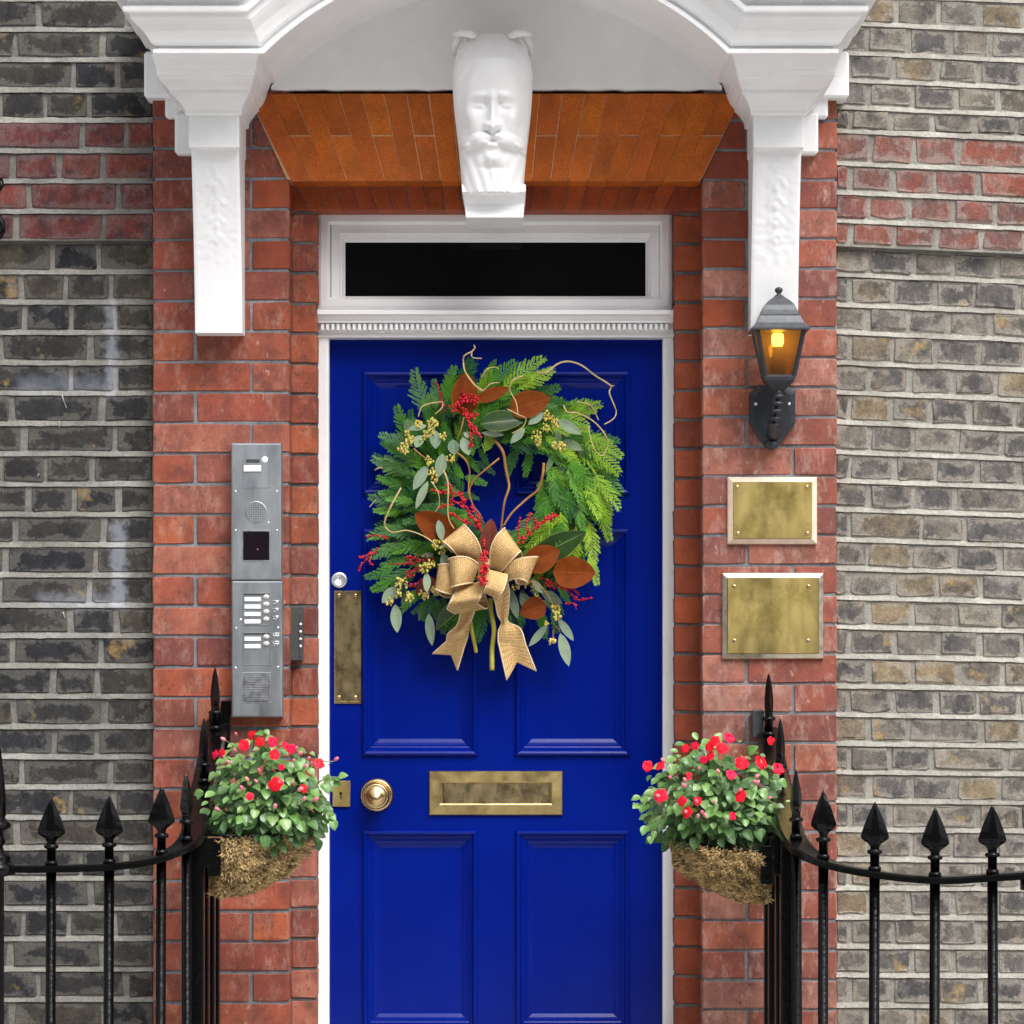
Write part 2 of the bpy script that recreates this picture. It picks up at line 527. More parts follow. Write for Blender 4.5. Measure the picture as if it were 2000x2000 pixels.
def leaf_mat(name, stops, rough=.5, spec=.4, rib=None, ribw=.03, trans=.15, tip=None, noise_amt=.25, coat=0.0):
    t = NT(name)
    c = t.ramp(t.rand(), stops)
    c = t.mix(1.0, c, t.ramp(t.noise(45, 4, .6), [(.3, 1 - noise_amt), (.7, 1 + noise_amt)]), 'MULTIPLY')
    if rib:
        uv = t.n('ShaderNodeUVMap'); uv.uv_map = 'uv'
        x = t.n('ShaderNodeSeparateXYZ'); t.l(uv.outputs[0], x.inputs[0])
        d = t.math('ABSOLUTE', t.math('SUBTRACT', x.outputs[0], .5))
        m = t.math('LESS_THAN', d, ribw)
        c = t.mix(m, c, rib)
        e = t.math('GREATER_THAN', d, .47)
        c = t.mix(t.math('MULTIPLY', e, .6), c, rib)
    t.base(c)
    t.set(rough=rough, spec=spec, coat=coat)
    if trans:
        t.b.inputs['Subsurface Weight'].default_value = 0
    t.bump(t.noise(220, 3), .15, .001)
    return t.mat
M['cedar_dark'] = leaf_mat('dark_cedar_foliage', [(0, (.022, .11, .012)), (.5, (.045, .17, .018)), (1, (.018, .08, .02))], .5, .25)
M['cedar_mid'] = leaf_mat('fresh_cedar_foliage', [(0, (.055, .21, .010)), (.5, (.09, .27, .013)), (1, (.04, .16, .012))], .5, .25)
M['cedar_bright'] = leaf_mat('yellow_green_cedar_foliage', [(0, (.19, .37, .015)), (.5, (.28, .45, .025)), (1, (.12, .30, .015))], .5, .25)
M['cedar_blue'] = leaf_mat('blue_green_cedar_foliage', [(0, (.055, .16, .04)), (.5, (.09, .21, .055)), (1, (.04, .13, .04))], .5, .2)
M['copper'] = leaf_mat('copper_magnolia_underside', [(0, (.125, .026, .003)), (.5, (.165, .036, .0035)), (1, (.11, .02, .003))], .6, .1, (.20, .055, .01), .012)
M['maroon'] = leaf_mat('dark_red_magnolia_underside', [(0, (.10, .02, .012)), (1, (.13, .025, .012))], .6, .3, (.16, .05, .03), .012)
M['magnolia'] = leaf_mat('glossy_dark_magnolia_leaf', [(0, (.016, .045, .008)), (1, (.024, .06, .012))], .3, .3, (.20, .24, .07), .014)
M['euca'] = leaf_mat('silver_eucalyptus_leaf', [(0, (.19, .26, .175)), (.5, (.23, .30, .20)), (1, (.16, .235, .16))], .6, .3, (.36, .42, .3), .012, noise_amt=.12)
M['euca_dark'] = leaf_mat('dark_green_eucalyptus_leaf', [(0, (.11, .18, .08)), (1, (.15, .22, .11))], .55, .3, (.22, .28, .15), .012)  # darker green leaves among the silver ones
M['seed'] = leaf_mat('yellow_eucalyptus_seeds', [(0, (.50, .40, .07)), (.5, (.62, .50, .14)), (1, (.42, .40, .06))], .45, .4)
M['berry'] = simple('red_berry', (.52, .008, .018), .22, 0, .5, .25, 60)
M['berry_dark'] = simple('dark_red_berry', (.30, .006, .016), .3, 0, .5, .25, 60)
M['twig'] = simple('pale_willow_twig', (.50, .38, .17), .6, 0, .3, .25, 40, .3, 200)
M['twig_brown'] = simple('brown_willow_twig', (.34, .16, .045), .55, 0, .3, .3, 40, .3, 200)
M['stem'] = simple('green_cut_stem', (.33, .30, .035), .45, 0, .4, .2, 50)
M['hoop_shade'] = simple('dark_wreath_base', (.012, .028, .008), .9, 0, .2, .4, 60)

def burlap():
    t = NT('natural_burlap')
    uv = t.n('ShaderNodeUVMap'); uv.uv_map = 'uv'
    x = t.n('ShaderNodeSeparateXYZ'); t.l(uv.outputs[0], x.inputs[0])
    def wave(s_, k):
        return t.math('MULTIPLY_ADD', t.math('SINE', t.math('MULTIPLY', s_, k)), .5, .5)
    a = wave(x.outputs[0], 95.0); b = wave(x.outputs[1], 190.0)
    w = t.math('MULTIPLY', a, b)
    g = t.noise(160, 4, .7)
    w2 = t.math('ADD', t.math('MULTIPLY', w, .38), t.math('MULTIPLY', g, .75))
    c = t.ramp(w2, [(.22, (.36, .21, .075)), (.5, (.58, .38, .165)), (.78, (.76, .56, .30))])
    c = t.mix(1.0, c, t.ramp(t.noise(18, 3), [(.3, .82), (.7, 1.1)]), 'MULTIPLY')
    t.base(c)
    t.set(rough=.85, spec=.15)
    t.bump(w2, .7, .002)
    return t.mat
M['burlap'] = burlap()
M['burlap_edge'] = simple('pale_ribbon_edge', (.72, .56, .34), .7, 0, .2, .15, 80)
M['coir'] = leaf_mat('coir_fibre', [(0, (.38, .265, .12)), (1, (.48, .35, .175))], .9, .1, noise_amt=.85)
M['coir_dark'] = simple('dark_coir_matting', (.13, .08, .035), .95, 0, .1, .5, 60, .6, 160, .004)
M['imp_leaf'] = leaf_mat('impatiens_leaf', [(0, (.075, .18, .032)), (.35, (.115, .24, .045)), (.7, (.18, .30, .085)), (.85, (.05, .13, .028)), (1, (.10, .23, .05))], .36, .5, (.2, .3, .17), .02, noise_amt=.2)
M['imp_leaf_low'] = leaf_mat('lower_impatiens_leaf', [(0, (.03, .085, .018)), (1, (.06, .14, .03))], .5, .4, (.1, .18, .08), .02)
M['petal'] = leaf_mat('red_petal', [(0, (.62, .004, .012)), (.5, (.70, .008, .03)), (1, (.60, .004, .05))], .5, .2, noise_amt=.15)
M['petal_pink'] = leaf_mat('pink_bud', [(0, (.65, .25, .25)), (1, (.6, .12, .2))], .5, .2)
M['imp_stem'] = simple('pale_green_stem', (.20, .26, .10), .5, 0, .3, .2, 40)

# ------------------------------------------------------------------ brick building
BR = {}
def brick_mesh(w, h, dep, mat, rough=.004, ch=.004, corner=.006, var=0):
    key = (round(w, 2), round(h, 3), round(dep, 2), mat.name, var)
    if key in BR: return BR[key]
    r = random.Random(hash(key[:3]) * 31 + var)
    x, z = w / 2, h / 2
    c = corner
    out = [(-x + c, -z), (0, -z), (x - c, -z), (x, -z + c), (x, z - c), (x - c, z), (0, z), (-x + c, z), (-x, z - c), (-x, -z + c)]
    j = lambda a: r.uniform(-a, a)
    out = [(a + j(rough * .6), b + j(rough * .6)) for a, b in out]
    mb = MB()
    fr = [(a * (1 - ch / x), j(rough * .35), b * (1 - ch / z)) for a, b in out]
    md = [(a, ch * .8 + j(rough * .1), b) for a, b in out]
    bk = [(a, dep, b) for a, b in out]
    n = len(out)
    fs = [tuple(range(n))]
    for i in range(n):
        k = (i + 1) % n
        fs.append((i + n, k + n, k, i))
        fs.append((i + 2 * n, k + 2 * n, k + n, i + n))
    mb.add(fr + md + bk, fs)
    me = mb.mesh('brick', mat)
    BR[key] = (me, w, h)
    return BR[key]

OFF = {}
def lay_brick(root, mat, x0, x1, z0, z1, y, dep=.1, rough=.004, ch=.004, corner=.006, rot=0.0, stuff=None):
    w, h = x1 - x0, z1 - z0
    if w < .008: return
    me, mw, mh = brick_mesh(round(w, 2) or w, h, dep, mat, rough, ch, corner, rnd.randrange(4))
    cx, cz = (x0 + x1) / 2, (z0 + z1) / 2
    yy = y + rnd.uniform(-.0015, .0015)
    s = (D + y) / F
    pl, pr = 1000 + x0 / s, 1000 + x1 / s
    pt, pb = 1270 - (z1 - ZC) / s, 1270 - (z0 - ZC) / s
    if stuff is not None and (pr < 2 or pl > 1998 or pt > 1998 or pb < 2):
        sx, sz = w / mw, h / mh
        stuff.add([(cx + v.co.x * sx, yy + v.co.y, cz + v.co.z * sz) for v in me.vertices], [tuple(p.vertices) for p in me.polygons])
        return
    o = bpy.data.objects.new('brick', me)
    o.location = (cx, yy, cz)
    o.scale = (w / mw, 1, h / mh)
    o.rotation_euler = (0, rot + rnd.uniform(-.004, .004), 0)
    link(o, root)

def bed_strip(root, mat, x0, x1, zfun, thick, y, seed, proud=.003):
    """one proud, ragged bed joint of weathered pointing"""
    mb = MB()
    n = max(4, int((x1 - x0) / .022))
    top, bot = [], []
    for i in range(n + 1):
        x = x0 + (x1 - x0) * i / n
        z = zfun(x)
        a = thick * .5 + .0035 * mnoise.noise(Vector((x * 28, seed * 3.7, 0))) + .002 * mnoise.noise(Vector((x * 90, seed, 5)))
        b = thick * .5 + .002 * mnoise.noise(Vector((x * 34, seed * 5.1, 9)))
        top.append((x, z + a)); bot.append((x, z - b))
    vs, fs = [], []
    for (x, zt), (_, zb) in zip(top, bot):
        w = .001 * mnoise.noise(Vector((x * 40, seed, 2)))
        vs += [(x, y + .012, zt + .001), (x, y + .003 + w, zt), (x, y - proud + w, zb), (x, y + .012, zb + .0005)]
    for i in range(n):
        for k in range(3):
            fs.append((i * 4 + k, i * 4 + 4 + k, i * 4 + 5 + k, i * 4 + 1 + k))
    fs.append((0, 1, 2, 3)); fs.append(tuple(n * 4 + k for k in (3, 2, 1, 0)))
    mb.add(vs, fs)
    return mb.build('mortar_bed', mat, root)

# ---- left sooty stock brick wall
YW = .05
def wall_left():
    root = thing('stock_brick_wall', 'dark sooty stock brick wall left of the doorway with a dull red brick band', 'wall', (-1.15, YW, 0))
    ex = W(301, 0, YW).x
    xl = W(-340, 0, YW).x
    mb = MB(); mb.cbox(xl, ex, YW + .0035, YW + .2, 0, 4.3); mb.build('mortar', M['joint_dark'], root)
    stuff = MB(); stuffr = MB()
    J = [57 + 59.2 * k for k in range(-15, 43)]
    for i in range(len(J) - 1):
        k = i - 15
        band = 3 <= k <= 6
        y = YW - (.022 if band else 0)
        if band and k == 3:
            b = MB(); b.cbox(xl, ex, y + .0035, YW + .02, W(0, J[i + 4] - 2, y).z, W(0, J[i] + 2, y).z); b.build('mortar', M['joint_dark'], root)
        zt, zb = W(0, J[i] + 4.9, y).z, W(0, J[i + 1] - 4.9, y).z
        if zt < .02: break
        zb = max(zb, 0.0)
        px = 299.0
        seq = (k % 2)
        first = True
        while px > -330:
            L = 164 if seq else 76
            if rnd.random() < .22: L = 76 if seq else 164
            if first:
                L = rnd.choice((48, 66, 105)) if k % 2 else rnd.choice((78, 118, 92))
                first = False
            L += rnd.uniform(-4, 4)
            a, b = W(px - L, 0, y).x, W(px, 0, y).x
            if b > ex - .002: b = ex - .001
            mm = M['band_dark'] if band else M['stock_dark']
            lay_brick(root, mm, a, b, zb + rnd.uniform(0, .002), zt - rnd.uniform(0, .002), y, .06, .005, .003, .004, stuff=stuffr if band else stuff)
            px -= L + rnd.uniform(9, 13)
            seq ^= 1
        zj = W(0, J[i], y).z
        yb = y if not (k == 7) else YW
        bed_strip(root, M['mortar_dark'], max(xl, W(-25, 0, y).x), ex, lambda x, z=zj: z, .0135, yb, k + 50)
    if stuff.v: tag(stuff.build('brick_course', M['stock_dark'], root), kind='stuff')
    if stuffr.v: tag(stuffr.build('brick_course', M['band_dark'], root), kind='stuff')
    # white paint drips on the brickwork
    for pts in ([(121, 771), (124, 782), (130, 797)], [(115, 822), (116, 836)], [(123, 1195), (127, 1208)], [(76, 925), (73, 931)]):
        m = MB(); m.tube([W(p[0], p[1], YW - .002) for p in pts], [sp(1.7), ] + [sp(1.2)] * (len(pts) - 1), 5)
        m.build('paint_drip', M['drip'], root)
wall_left()

# ---- right paler stock brick wall
def wall_right():
    root = thing('stock_brick_wall', 'paler grey stock brick wall right of the doorway with a faded red brick band', 'wall', (1.15, YW, 0))
    ex = W(1632, 0, YW).x
    xr = W(2340, 0, YW).x
    mb = MB(); mb.cbox(ex, xr, YW + .003, YW + .2, 0, 4.3); mb.build('mortar', M['joint_light'], root)
    stuff = MB(); stuffr = MB()
    J = [-190 - 58 * q for q in range(10, 0, -1)] + [-190, -132, -74, -14, 44, 102, 155, 208, 255, 318, 375, 430, 482, 535, 594, 648, 707, 765, 823.5, 882, 938, 994, 1053, 1109, 1166, 1223, 1281, 1339, 1395, 1451.5, 1507, 1563.5, 1620, 1678, 1734, 1791, 1848, 1904, 1963] + [2020 + 57 * k for k in range(9)]
    def slope(py):
        return .043 if py < 800 else max(.006, .043 - (py - 800) / 1000 * .042)
    for i in range(len(J) - 1):
        band = 18 <= i <= 21
        y = YW - (.022 if band else 0)
        s_ = slope((J[i] + J[i + 1]) / 2)
        if i == 18:
            bb = MB()
            z0, z1 = W(0, J[22] - 2, y).z, W(0, J[18] + 2, y).z
            dx = (xr - ex)
            bb.add([(ex, y + .003, z0), (xr, y + .003, z0 - dx * s_), (xr, y + .003, z1 - dx * s_), (ex, y + .003, z1), (ex, YW + .02, z0), (xr, YW + .02, z0 - dx * s_), (xr, YW + .02, z1 - dx * s_), (ex, YW + .02, z1)],
                   [(0, 1, 2, 3), (4, 5, 1, 0), (3, 2, 6, 7), (0, 3, 7, 4), (1, 5, 6, 2)])
            bb.build('mortar', M['joint_light'], root)
        zt, zb = W(0, J[i] + 5, y).z, W(0, J[i + 1] - 5, y).z
        if zt < .03: break
        px = 1633.0
        first = True
        while px < 2330:
            if first:
                L = 22 if i % 2 else 60
                L += rnd.uniform(-3, 3); first = False
            else:
                L = 74 + rnd.uniform(-5, 5)
                if rnd.random() < .07: L += 60
            a, b = W(px, 0, y).x, W(px + L, 0, y).x
            dz = -s_ * ((a + b) / 2 - ex)
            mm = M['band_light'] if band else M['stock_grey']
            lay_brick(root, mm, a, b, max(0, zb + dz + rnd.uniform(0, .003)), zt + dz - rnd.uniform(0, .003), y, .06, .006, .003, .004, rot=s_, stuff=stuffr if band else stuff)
            px += L + rnd.uniform(7.5, 11)
        zj = W(0, J[i], y).z
        yb = YW if i == 22 else y
        bed_strip(root, M['mortar_light'], ex, W(2025, 0, y).x, lambda x, z=zj: z - s_ * (x - ex), .0125, yb, i + 120)
    tag(stuff.build('brick_course', M['stock_grey'], root), kind='stuff')
    if stuffr.v: tag(stuffr.build('brick_course', M['band_light'], root), kind='stuff')
wall_right()

# ---- red brick pilasters
def pilaster(left):
    if left:
        root = thing('brick_pilaster', 'red brick pilaster left of the door with the steel intercom on it', 'pilaster', (-.72, 0, 0))
        x0, x1, J0, pitch, mat = 299, 565, 230, 59.62, M['red_left']
    else:
        root = thing('brick_pilaster', 'faded red brick pilaster right of the door with lantern and brass plaques', 'pilaster', (.64, 0, 0))
        x0, x1, J0, pitch, mat = 1372, 1634, 524.6 - 57.9 * 6, 57.9, M['red_right']
    stuff = MB()
    X0, X1 = W(x0, 0).x, W(x1, 0).x
    mb = MB(); mb.cbox(X0 + .003, X1 - .003, .0035, .16, 0, 4.3); mb.build('mortar', M['mortar_blue'], root)
    k = -18
    while True:
        jt, jb = J0 + pitch * k, J0 + pitch * (k + 1)
        zt, zb = W(0, jt + 2.8).z, W(0, jb - 2.8).z
        if zt < .03: break
        if zt < 4.25:
            if left: cuts = [x0, 382, x1] if (k % 2) else [x0, 491, x1]
            else: cuts = [x0, 1458.5, x1] if (k % 2) else [x0, 1549, x1]
            for a, b in zip(cuts[:-1], cuts[1:]):
                a2 = a + (3 if a != x0 else 0) + rnd.uniform(-.6, .6)
                b2 = b - (3 if b != x1 else 0) + rnd.uniform(-.6, .6)
                m2 = mat
                if jt < 620 and (a2 > 420 if left else a2 < 1440): m2 = M['red_deep'] if rnd.random() < .75 else mat  # upper inner bricks get a darker red: arch shade and soot painted in
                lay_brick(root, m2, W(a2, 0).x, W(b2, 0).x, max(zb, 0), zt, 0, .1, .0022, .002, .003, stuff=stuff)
        k += 1
    tag(stuff.build('brick_course', mat, root), kind='stuff')
pilaster(True)
pilaster(False)

# brickwork above the hood, above the picture's edge
m = MB(); m.cbox(-.56, .478, .045, .2, 3.26, 4.3); tag(m.build('upper_wall', M['mortar_blue']), kind='structure')
m = MB()
for k in range(13):
    for q in range(-1, 10):
        a = -.555 + .1175 * q + (.058 if k % 2 else 0)
        if a > -.56 and a + .108 < .478: m.cbox(a, a + .108, .041, .06, 3.27 + .0764 * k, 3.34 + .0764 * k, .002)
tag(m.build('upper_brickwork', M['red_left']), kind='structure')
# ---- recessed brick strips beside the frame
YR = .1025
def jamb(left):
    if left:
        root = thing('brick_jamb', 'narrow recessed strip of red bricks between left pilaster and white frame', 'door jamb', (-.52, YR, 0))
        x0, x1, J0, pitch = 568, 619, 533.6 - 59.1 * 5, 59.1
    else:
        root = thing('brick_jamb', 'narrow recessed strip of dark red bricks between white frame and right pilaster', 'door jamb', (.45, YR, 0))
        x0, x1, J0, pitch = 1317, 1370, 533.6 - 57.2 * 5, 57.2
    stuff = MB()
    X0, X1 = W(x0, 0, YR).x, W(x1, 0, YR).x
    mb = MB(); mb.cbox(X0 - .02, X1 + .02, YR + .004, YR + .11, 0, 2.76) if False else mb.cbox(X0 - (.02 if left else -.003), X1 + (.02 if not left else -.003), YR + .004, YR + .2, 0, 2.76)
    mb.build('mortar', M['mortar_deep'], root)
    k = 0
    while True:
        jt, jb = J0 + pitch * k, J0 + pitch * (k + 1)
        zt, zb = W(0, jt + 3, YR).z, W(0, jb - 3, YR).z
        if zt < .42: break
        if jt > 350:
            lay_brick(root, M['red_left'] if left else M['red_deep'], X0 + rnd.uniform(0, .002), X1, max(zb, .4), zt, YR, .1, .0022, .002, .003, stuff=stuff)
        k += 1
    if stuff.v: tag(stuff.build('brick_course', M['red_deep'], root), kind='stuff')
jamb(True)
jamb(False)

# ---- flat gauged arch: outer ring and recessed inner ring
def voussoir(root, quad, y, dep, mat):
    """quad: 4 (x,z) TL,TR,BR,BL"""
    cx = sum(p[0] for p in quad) / 4; cz = sum(p[1] for p in quad) / 4
    g, c = .0013, .002
    def ins(a): return [((p[0] - cx) * (1 - a / max(.02, abs(p[0] - cx))) + cx, (p[1] - cz) * (1 - a / max(.02, abs(p[1] - cz))) + cz) for p in quad]
    q1, q0 = ins(g), ins(g + c)
    mb = MB()
    fr = [(p[0] - cx, 0, p[1] - cz) for p in q0]
    md = [(p[0] - cx, c * .7, p[1] - cz) for p in q1]
    bk = [(p[0] - cx, dep, p[1] - cz) for p in q1]
    fs = [(0, 1, 2, 3)]
    for i in range(4):
        k = (i + 1) % 4
        fs += [(i + 4, k + 4, k, i), (i + 8, k + 8, k + 4, i + 4)]
    mb.add(fr + md + bk, fs)
    o = mb.build('brick', mat, root, True)
    o.location = (cx, y + rnd.uniform(-.0006, .0006), cz)
    return o

def flat_arch(top, bot, y, dep, xs_top, mat, root, cross, limits=None):
    fx, fz = 968, 1130
    for i in range(len(xs_top) - 1):
        a, b = xs_top[i], xs_top[i + 1]
        def at(x, py):
            if limits and x == xs_top[0]:   # skewback ends
                pass
            return fx + (x - fx) * (fz - py) / (fz - 181)
        rows = [top, bot]
        if cross and i % 2 == cross - 1: rows = [top, (top + bot) / 2 - 3, bot]
        for r0, r1 in zip(rows[:-1], rows[1:]):
            P = [W(at(a, r0), r0, y), W(at(b, r0), r0, y), W(at(b, r1), r1, y), W(at(a, r1), r1, y)]
            voussoir(root, [(p.x, p.z) for p in P], y, dep, mat)
aroot = thing('flat_arch', 'orange rubbed brick flat arch split by the white face keystone', 'brick arch', W(968, 357, 0))
xsl = [482 + 44.4 * k for k in range(11)]
xsr = [1454 - 44.4 * k for k in range(11)][::-1]
flat_arch(181.5, 355, -.005, .1, xsl, M['rubber'], aroot, 2)
flat_arch(181.5, 355, -.005, .1, xsr, M['rubber'], aroot, 2)
mb = MB()
a, b, c, d = W(484, 184), W(1452, 184), W(1369, 351), W(561, 351)
mb.add([(p.x, -.0035, p.z) for p in (a, b, c, d)] + [(p.x, .1, p.z) for p in (a, b, c, d)], [(0, 1, 2, 3), (4, 5, 1, 0), (5, 6, 2, 1), (6, 7, 3, 2), (7, 4, 0, 3)])
mb.build('mortar', M['mortar_pink'], aroot, True)
iroot = thing('inner_arch', 'dark recessed brick soffit course just above the white fanlight frame', 'brick arch', W(968, 412, YR))
xi = [968 + 43.6 * (k - 12) for k in range(25)]
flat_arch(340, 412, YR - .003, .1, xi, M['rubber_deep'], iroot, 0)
mb = MB(); p0, p1 = W(566, 412, YR), W(1371, 350, YR)
mb.cbox(p0.x, p1.x, YR - .0015, YR + .25, p0.z + .002, p1.z + .05); mb.build('mortar', M['mortar_deep'], iroot)

# ------------------------------------------------------------------ door frame, fanlight
YF = .185
fr = thing('door_frame', 'white painted door frame with fanlight and dentilled transom', 'door frame', W(968, 1600, YF) * 1.0)
xl, xr = W(617, 0, YF).x, W(1321, 0, YF).x
dl, dr = W(642, 0, YF).x, W(1295, 0, YF).x
zt_tr = W(0, 632, YF).z
for (a, b) in ((xl, dl), (dr, xr)):
    m = MB(); m.cbox(a, b, YF, YF + .12, .4, W(0, 634, YF).z, .006); m.build('post', M['white'], fr)
# upper frame
zt, zs = W(0, 411, YF).z, W(0, 606, YF).z
m = MB()
m.rings(W(618, 0, YF).x, W(1315, 0, YF).x, zs, zt, YF, [(0, .1), (0, .012), (.004, .004), (.012, 0), (.028, 0), (.034, .012), (.036, .022), (.038, .05)], cap=False)
m.build('casing', M['white'], fr)
sx0, sx1 = W(646, 0, YF).x, W(1288, 0, YF).x
sz0, sz1 = W(0, 604, YF).z, W(0, 428, YF).z
sash = MB()
gx0, gx1, gz0, gz1 = W(673, 0, YF).x, W(1262, 0, YF).x, W(0, 576, YF).z, W(0, 470, YF).z
def rect_frame(mb, o, i, y0, steps):
    """o,i: outer/inner rects (x0,x1,z0,z1); steps: (t,dy)"""
    vs, fs = [], []
    for t, dy in steps:
        r = [o[k] + (i[k] - o[k]) * t for k in range(4)]
        vs += [(r[0], y0 + dy, r[2]), (r[1], y0 + dy, r[2]), (r[1], y0 + dy, r[3]), (r[0], y0 + dy, r[3])]
    for n in range(len(steps) - 1):
        for k in range(4):
            fs.append((n * 4 + k, n * 4 + (k + 1) % 4, n * 4 + 4 + (k + 1) % 4, n * 4 + 4 + k))
    mb.add(vs, fs)
rect_frame(sash, (sx0, sx1, sz0, sz1), (gx0, gx1, gz0, gz1), YF, [(0, .06), (0, .018), (.05, .014), (.62, .014), (.68, .020), (.8, .022), (.86, .030), (1, .034), (1, .06)])
so = sash.build('sash', M['white'], fr)
g = MB(); g.cbox(gx0 - .004, gx1 + .004, YF + .042, YF + .047, gz0 - .004, gz1 + .004); g.build('glass', M['pane'], so)
# transom moulding
m = MB()
tx0, tx1 = W(616, 0, YF).x, W(1316, 0, YF).x
prof = [(660, .0), (659, -.004), (650, -.004), (649, -.012), (634, -.012), (632, -.030), (629, -.030), (626, -.034), (620, -.040), (617, -.047), (616, -.047), (611, -.047), (608, -.043), (607, -.01)]
vs, fs = [], []
for py, dy in prof:
    z = W(0, py, YF).z
    vs += [(tx0, YF + .08, z), (tx0, YF + dy, z), (tx1, YF + dy, z), (tx1, YF + .08, z)]
for i in range(len(prof) - 1):
    for k in range(3):
        fs.append((i * 4 + k, i * 4 + k + 1, i * 4 + 5 + k, i * 4 + 4 + k))
fs += [(0, 1, 2, 3), tuple((len(prof) - 1) * 4 + k for k in (3, 2, 1, 0))]
m.add(vs, fs)
tro = m.build('transom', M['white'], fr, True)
m = MB()
n = 66
for i in range(n):
    x = tx0 + .012 + (tx1 - tx0 - .024) * (i + .5) / n
    m.cbox(x - .0042, x + .0042, YF - .026, YF - .01, W(0, 647, YF).z, W(0, 634, YF).z, .0015)
tag(m.build('dentil', M['white'], tro), kind='stuff')

# brick core of the house behind the facing, so no light leaks through the joints
m = MB()
m.cbox(-2.4, -.56, .26, .6, 0, 4.3); m.cbox(.46, 2.4, .26, .6, 0, 4.3); m.cbox(-.559, .459, .215, .6, 2.78, 4.3)
tag(m.build('house_core', M['groove']), kind='structure')
# hallway behind the fanlight
m = MB()
m.cbox(-.557, .457, YF + .14, YF + .15, .4, 2.77)
tag(m.build('hallway', M['dark_void']), kind='structure')

# ------------------------------------------------------------------ door
YD = .235
dx0, dx1 = W(641, 0, YD).x, W(1296, 0, YD).x
dz0, dz1 = .405, W(0, 657, YD).z
door = thing('front_door', 'royal blue panelled front door with brass fittings and a wreath', 'door', ((dx0 + dx1) / 2, YD, dz0))
pl = (W(708, 0, YD).x, W(933, 0, YD).x); pr = (W(1007, 0, YD).x, W(1230, 0, YD).x)
tiers = [(W(0, 2004, YD).z - .012, W(0, 1621, YD).z), (W(0, 1476, YD).z, W(0, 1032, YD).z), (W(0, 966, YD).z, W(0, 725, YD).z)]
xs = [dx0, pl[0], pl[1], pr[0], pr[1], dx1]
zs_ = [dz0] + [z for t_ in tiers for z in t_] + [dz1]
m = MB()
vs = [(x, YD, z) for z in zs_ for x in xs]
fs = []
for i in range(len(zs_) - 1):
    for j in range(len(xs) - 1):
        if i % 2 == 1 and j in (1, 3): continue
        fs.append((i * 6 + j, i * 6 + j + 1, (i + 1) * 6 + j + 1, (i + 1) * 6 + j))
m.add(vs, fs)
m.cbox(dx0, dx1, YD + .02, YD + .045, dz0, dz1)
for (a, b, c, d) in ((dx0, dx0 + .0, dz0, dz1),):
    pass
m.add([(dx0, YD, dz0), (dx1, YD, dz0), (dx1, YD, dz1), (dx0, YD, dz1), (dx0, YD + .02, dz0), (dx1, YD + .02, dz0), (dx1, YD + .02, dz1), (dx0, YD + .02, dz1)], [(0, 1, 5, 4), (1, 2, 6, 5), (2, 3, 7, 6), (3, 0, 4, 7)])
m.build('leaf', M['blue'], door)
PP = [(0, 0), (.0005, -.007), (.003, -.0105), (.007, -.0115), (.011, -.0095), (.014, -.004), (.0165, -.0015), (.0195, -.001), (.021, .002), (.0235, .0035), (.026, .0032), (.0285, .006), (.034, .0075), (.043, .0125), (.046, .013)]
for t_ in tiers:
    for p in (pl, pr):
        m = MB(); m.rings(p[0], p[1], t_[0], t_[1], YD, PP); m.build('panel', M['blue'], door)
# letter plate
a, b = W(838, 1592, YD), W(1099, 1506, YD)
m = MB(); m.rings(a.x, b.x, a.z, b.z, YD, [(0, 0), (0, -.005), (.002, -.008), (.027, -.0095), (.0295, -.008), (.0305, -.002)], cap=True)
lp = m.build('letter_plate', M['brass'], door)
a2, b2 = W(864, 1576, YD), W(1075, 1527, YD)
m = MB(); m.rings(a2.x, b2.x, a2.z, b2.z, YD, [(0, -.0015), (.001, -.004), (.004, -.005)]); m.build('flap', M['brass_dark'], lp)
# knob
c = W(736, 1553, YD)
m = MB(); m.lathe([(.0, 0), (.043, 0), (.043, .004), (.039, .010), (.034, .011), (.031, .008), (.024, .008), (.018, .020), (.018, .034), (.028, .044), (.0335, .054), (.034, .060), (.031, .066), (.027, .067), (.0255, .0655), (.023, .068), (.015, .073), (.0, .075)], c, '-Y', 40)
m.build('door_knob', M['brass_knob'], door)
# cylinder latch
c = W(663, 1133, YD)
m = MB(); m.lathe([(0, 0), (.0205, 0), (.0205, .006), (.019, .0085), (.012, .009), (.011, .0075), (0, .0075)], c, '-Y', 28)
lt = m.build('latch', M['steel_light'], door)
m = MB(); m.cbox(c.x - .001, c.x + .001, YD - .0085, YD - .007, c.z - .006, c.z + .004); m.build('keyhole', M['groove'], lt)
# push plate
a, b = W(653, 1374, YD), W(706, 1154, YD)
m = MB(); m.rings(a.x, b.x, a.z, b.z, YD, [(0, 0), (0, -.004), (.0015, -.0055), (.005, -.0055), (.006, -.004), (.008, -.004)])
pp = m.build('push_plate', M['brass_dark'], door)
for px in (662, 694):
    for py in (1163, 1362):
        m = MB(); m.ball(W(px, py, YD - .0045), .0055, 10, 6, sy=.5); m.build('screw', M['brass_knob'], pp)
# lock escutcheon
a, b = W(650, 1575, YD), W(684, 1525, YD)
m = MB(); m.rings(a.x, b.x, a.z, b.z, YD, [(0, 0), (0, -.006), (.001, -.007)])
es = m.build('lock_plate', M['brass_plate'], door)
c = W(666, 1552, YD)
m = MB(); m.lathe([(0, 0), (.0035, 0), (.0035, .0009), (0, .0009)], c + Vector((0, -.007, .004)), '-Y', 12); m.cbox(c.x - .0015, c.x + .0015, YD - .0079, YD - .006, c.z - .01, c.z + .004); m.build('keyhole', M['dark_void'], es)

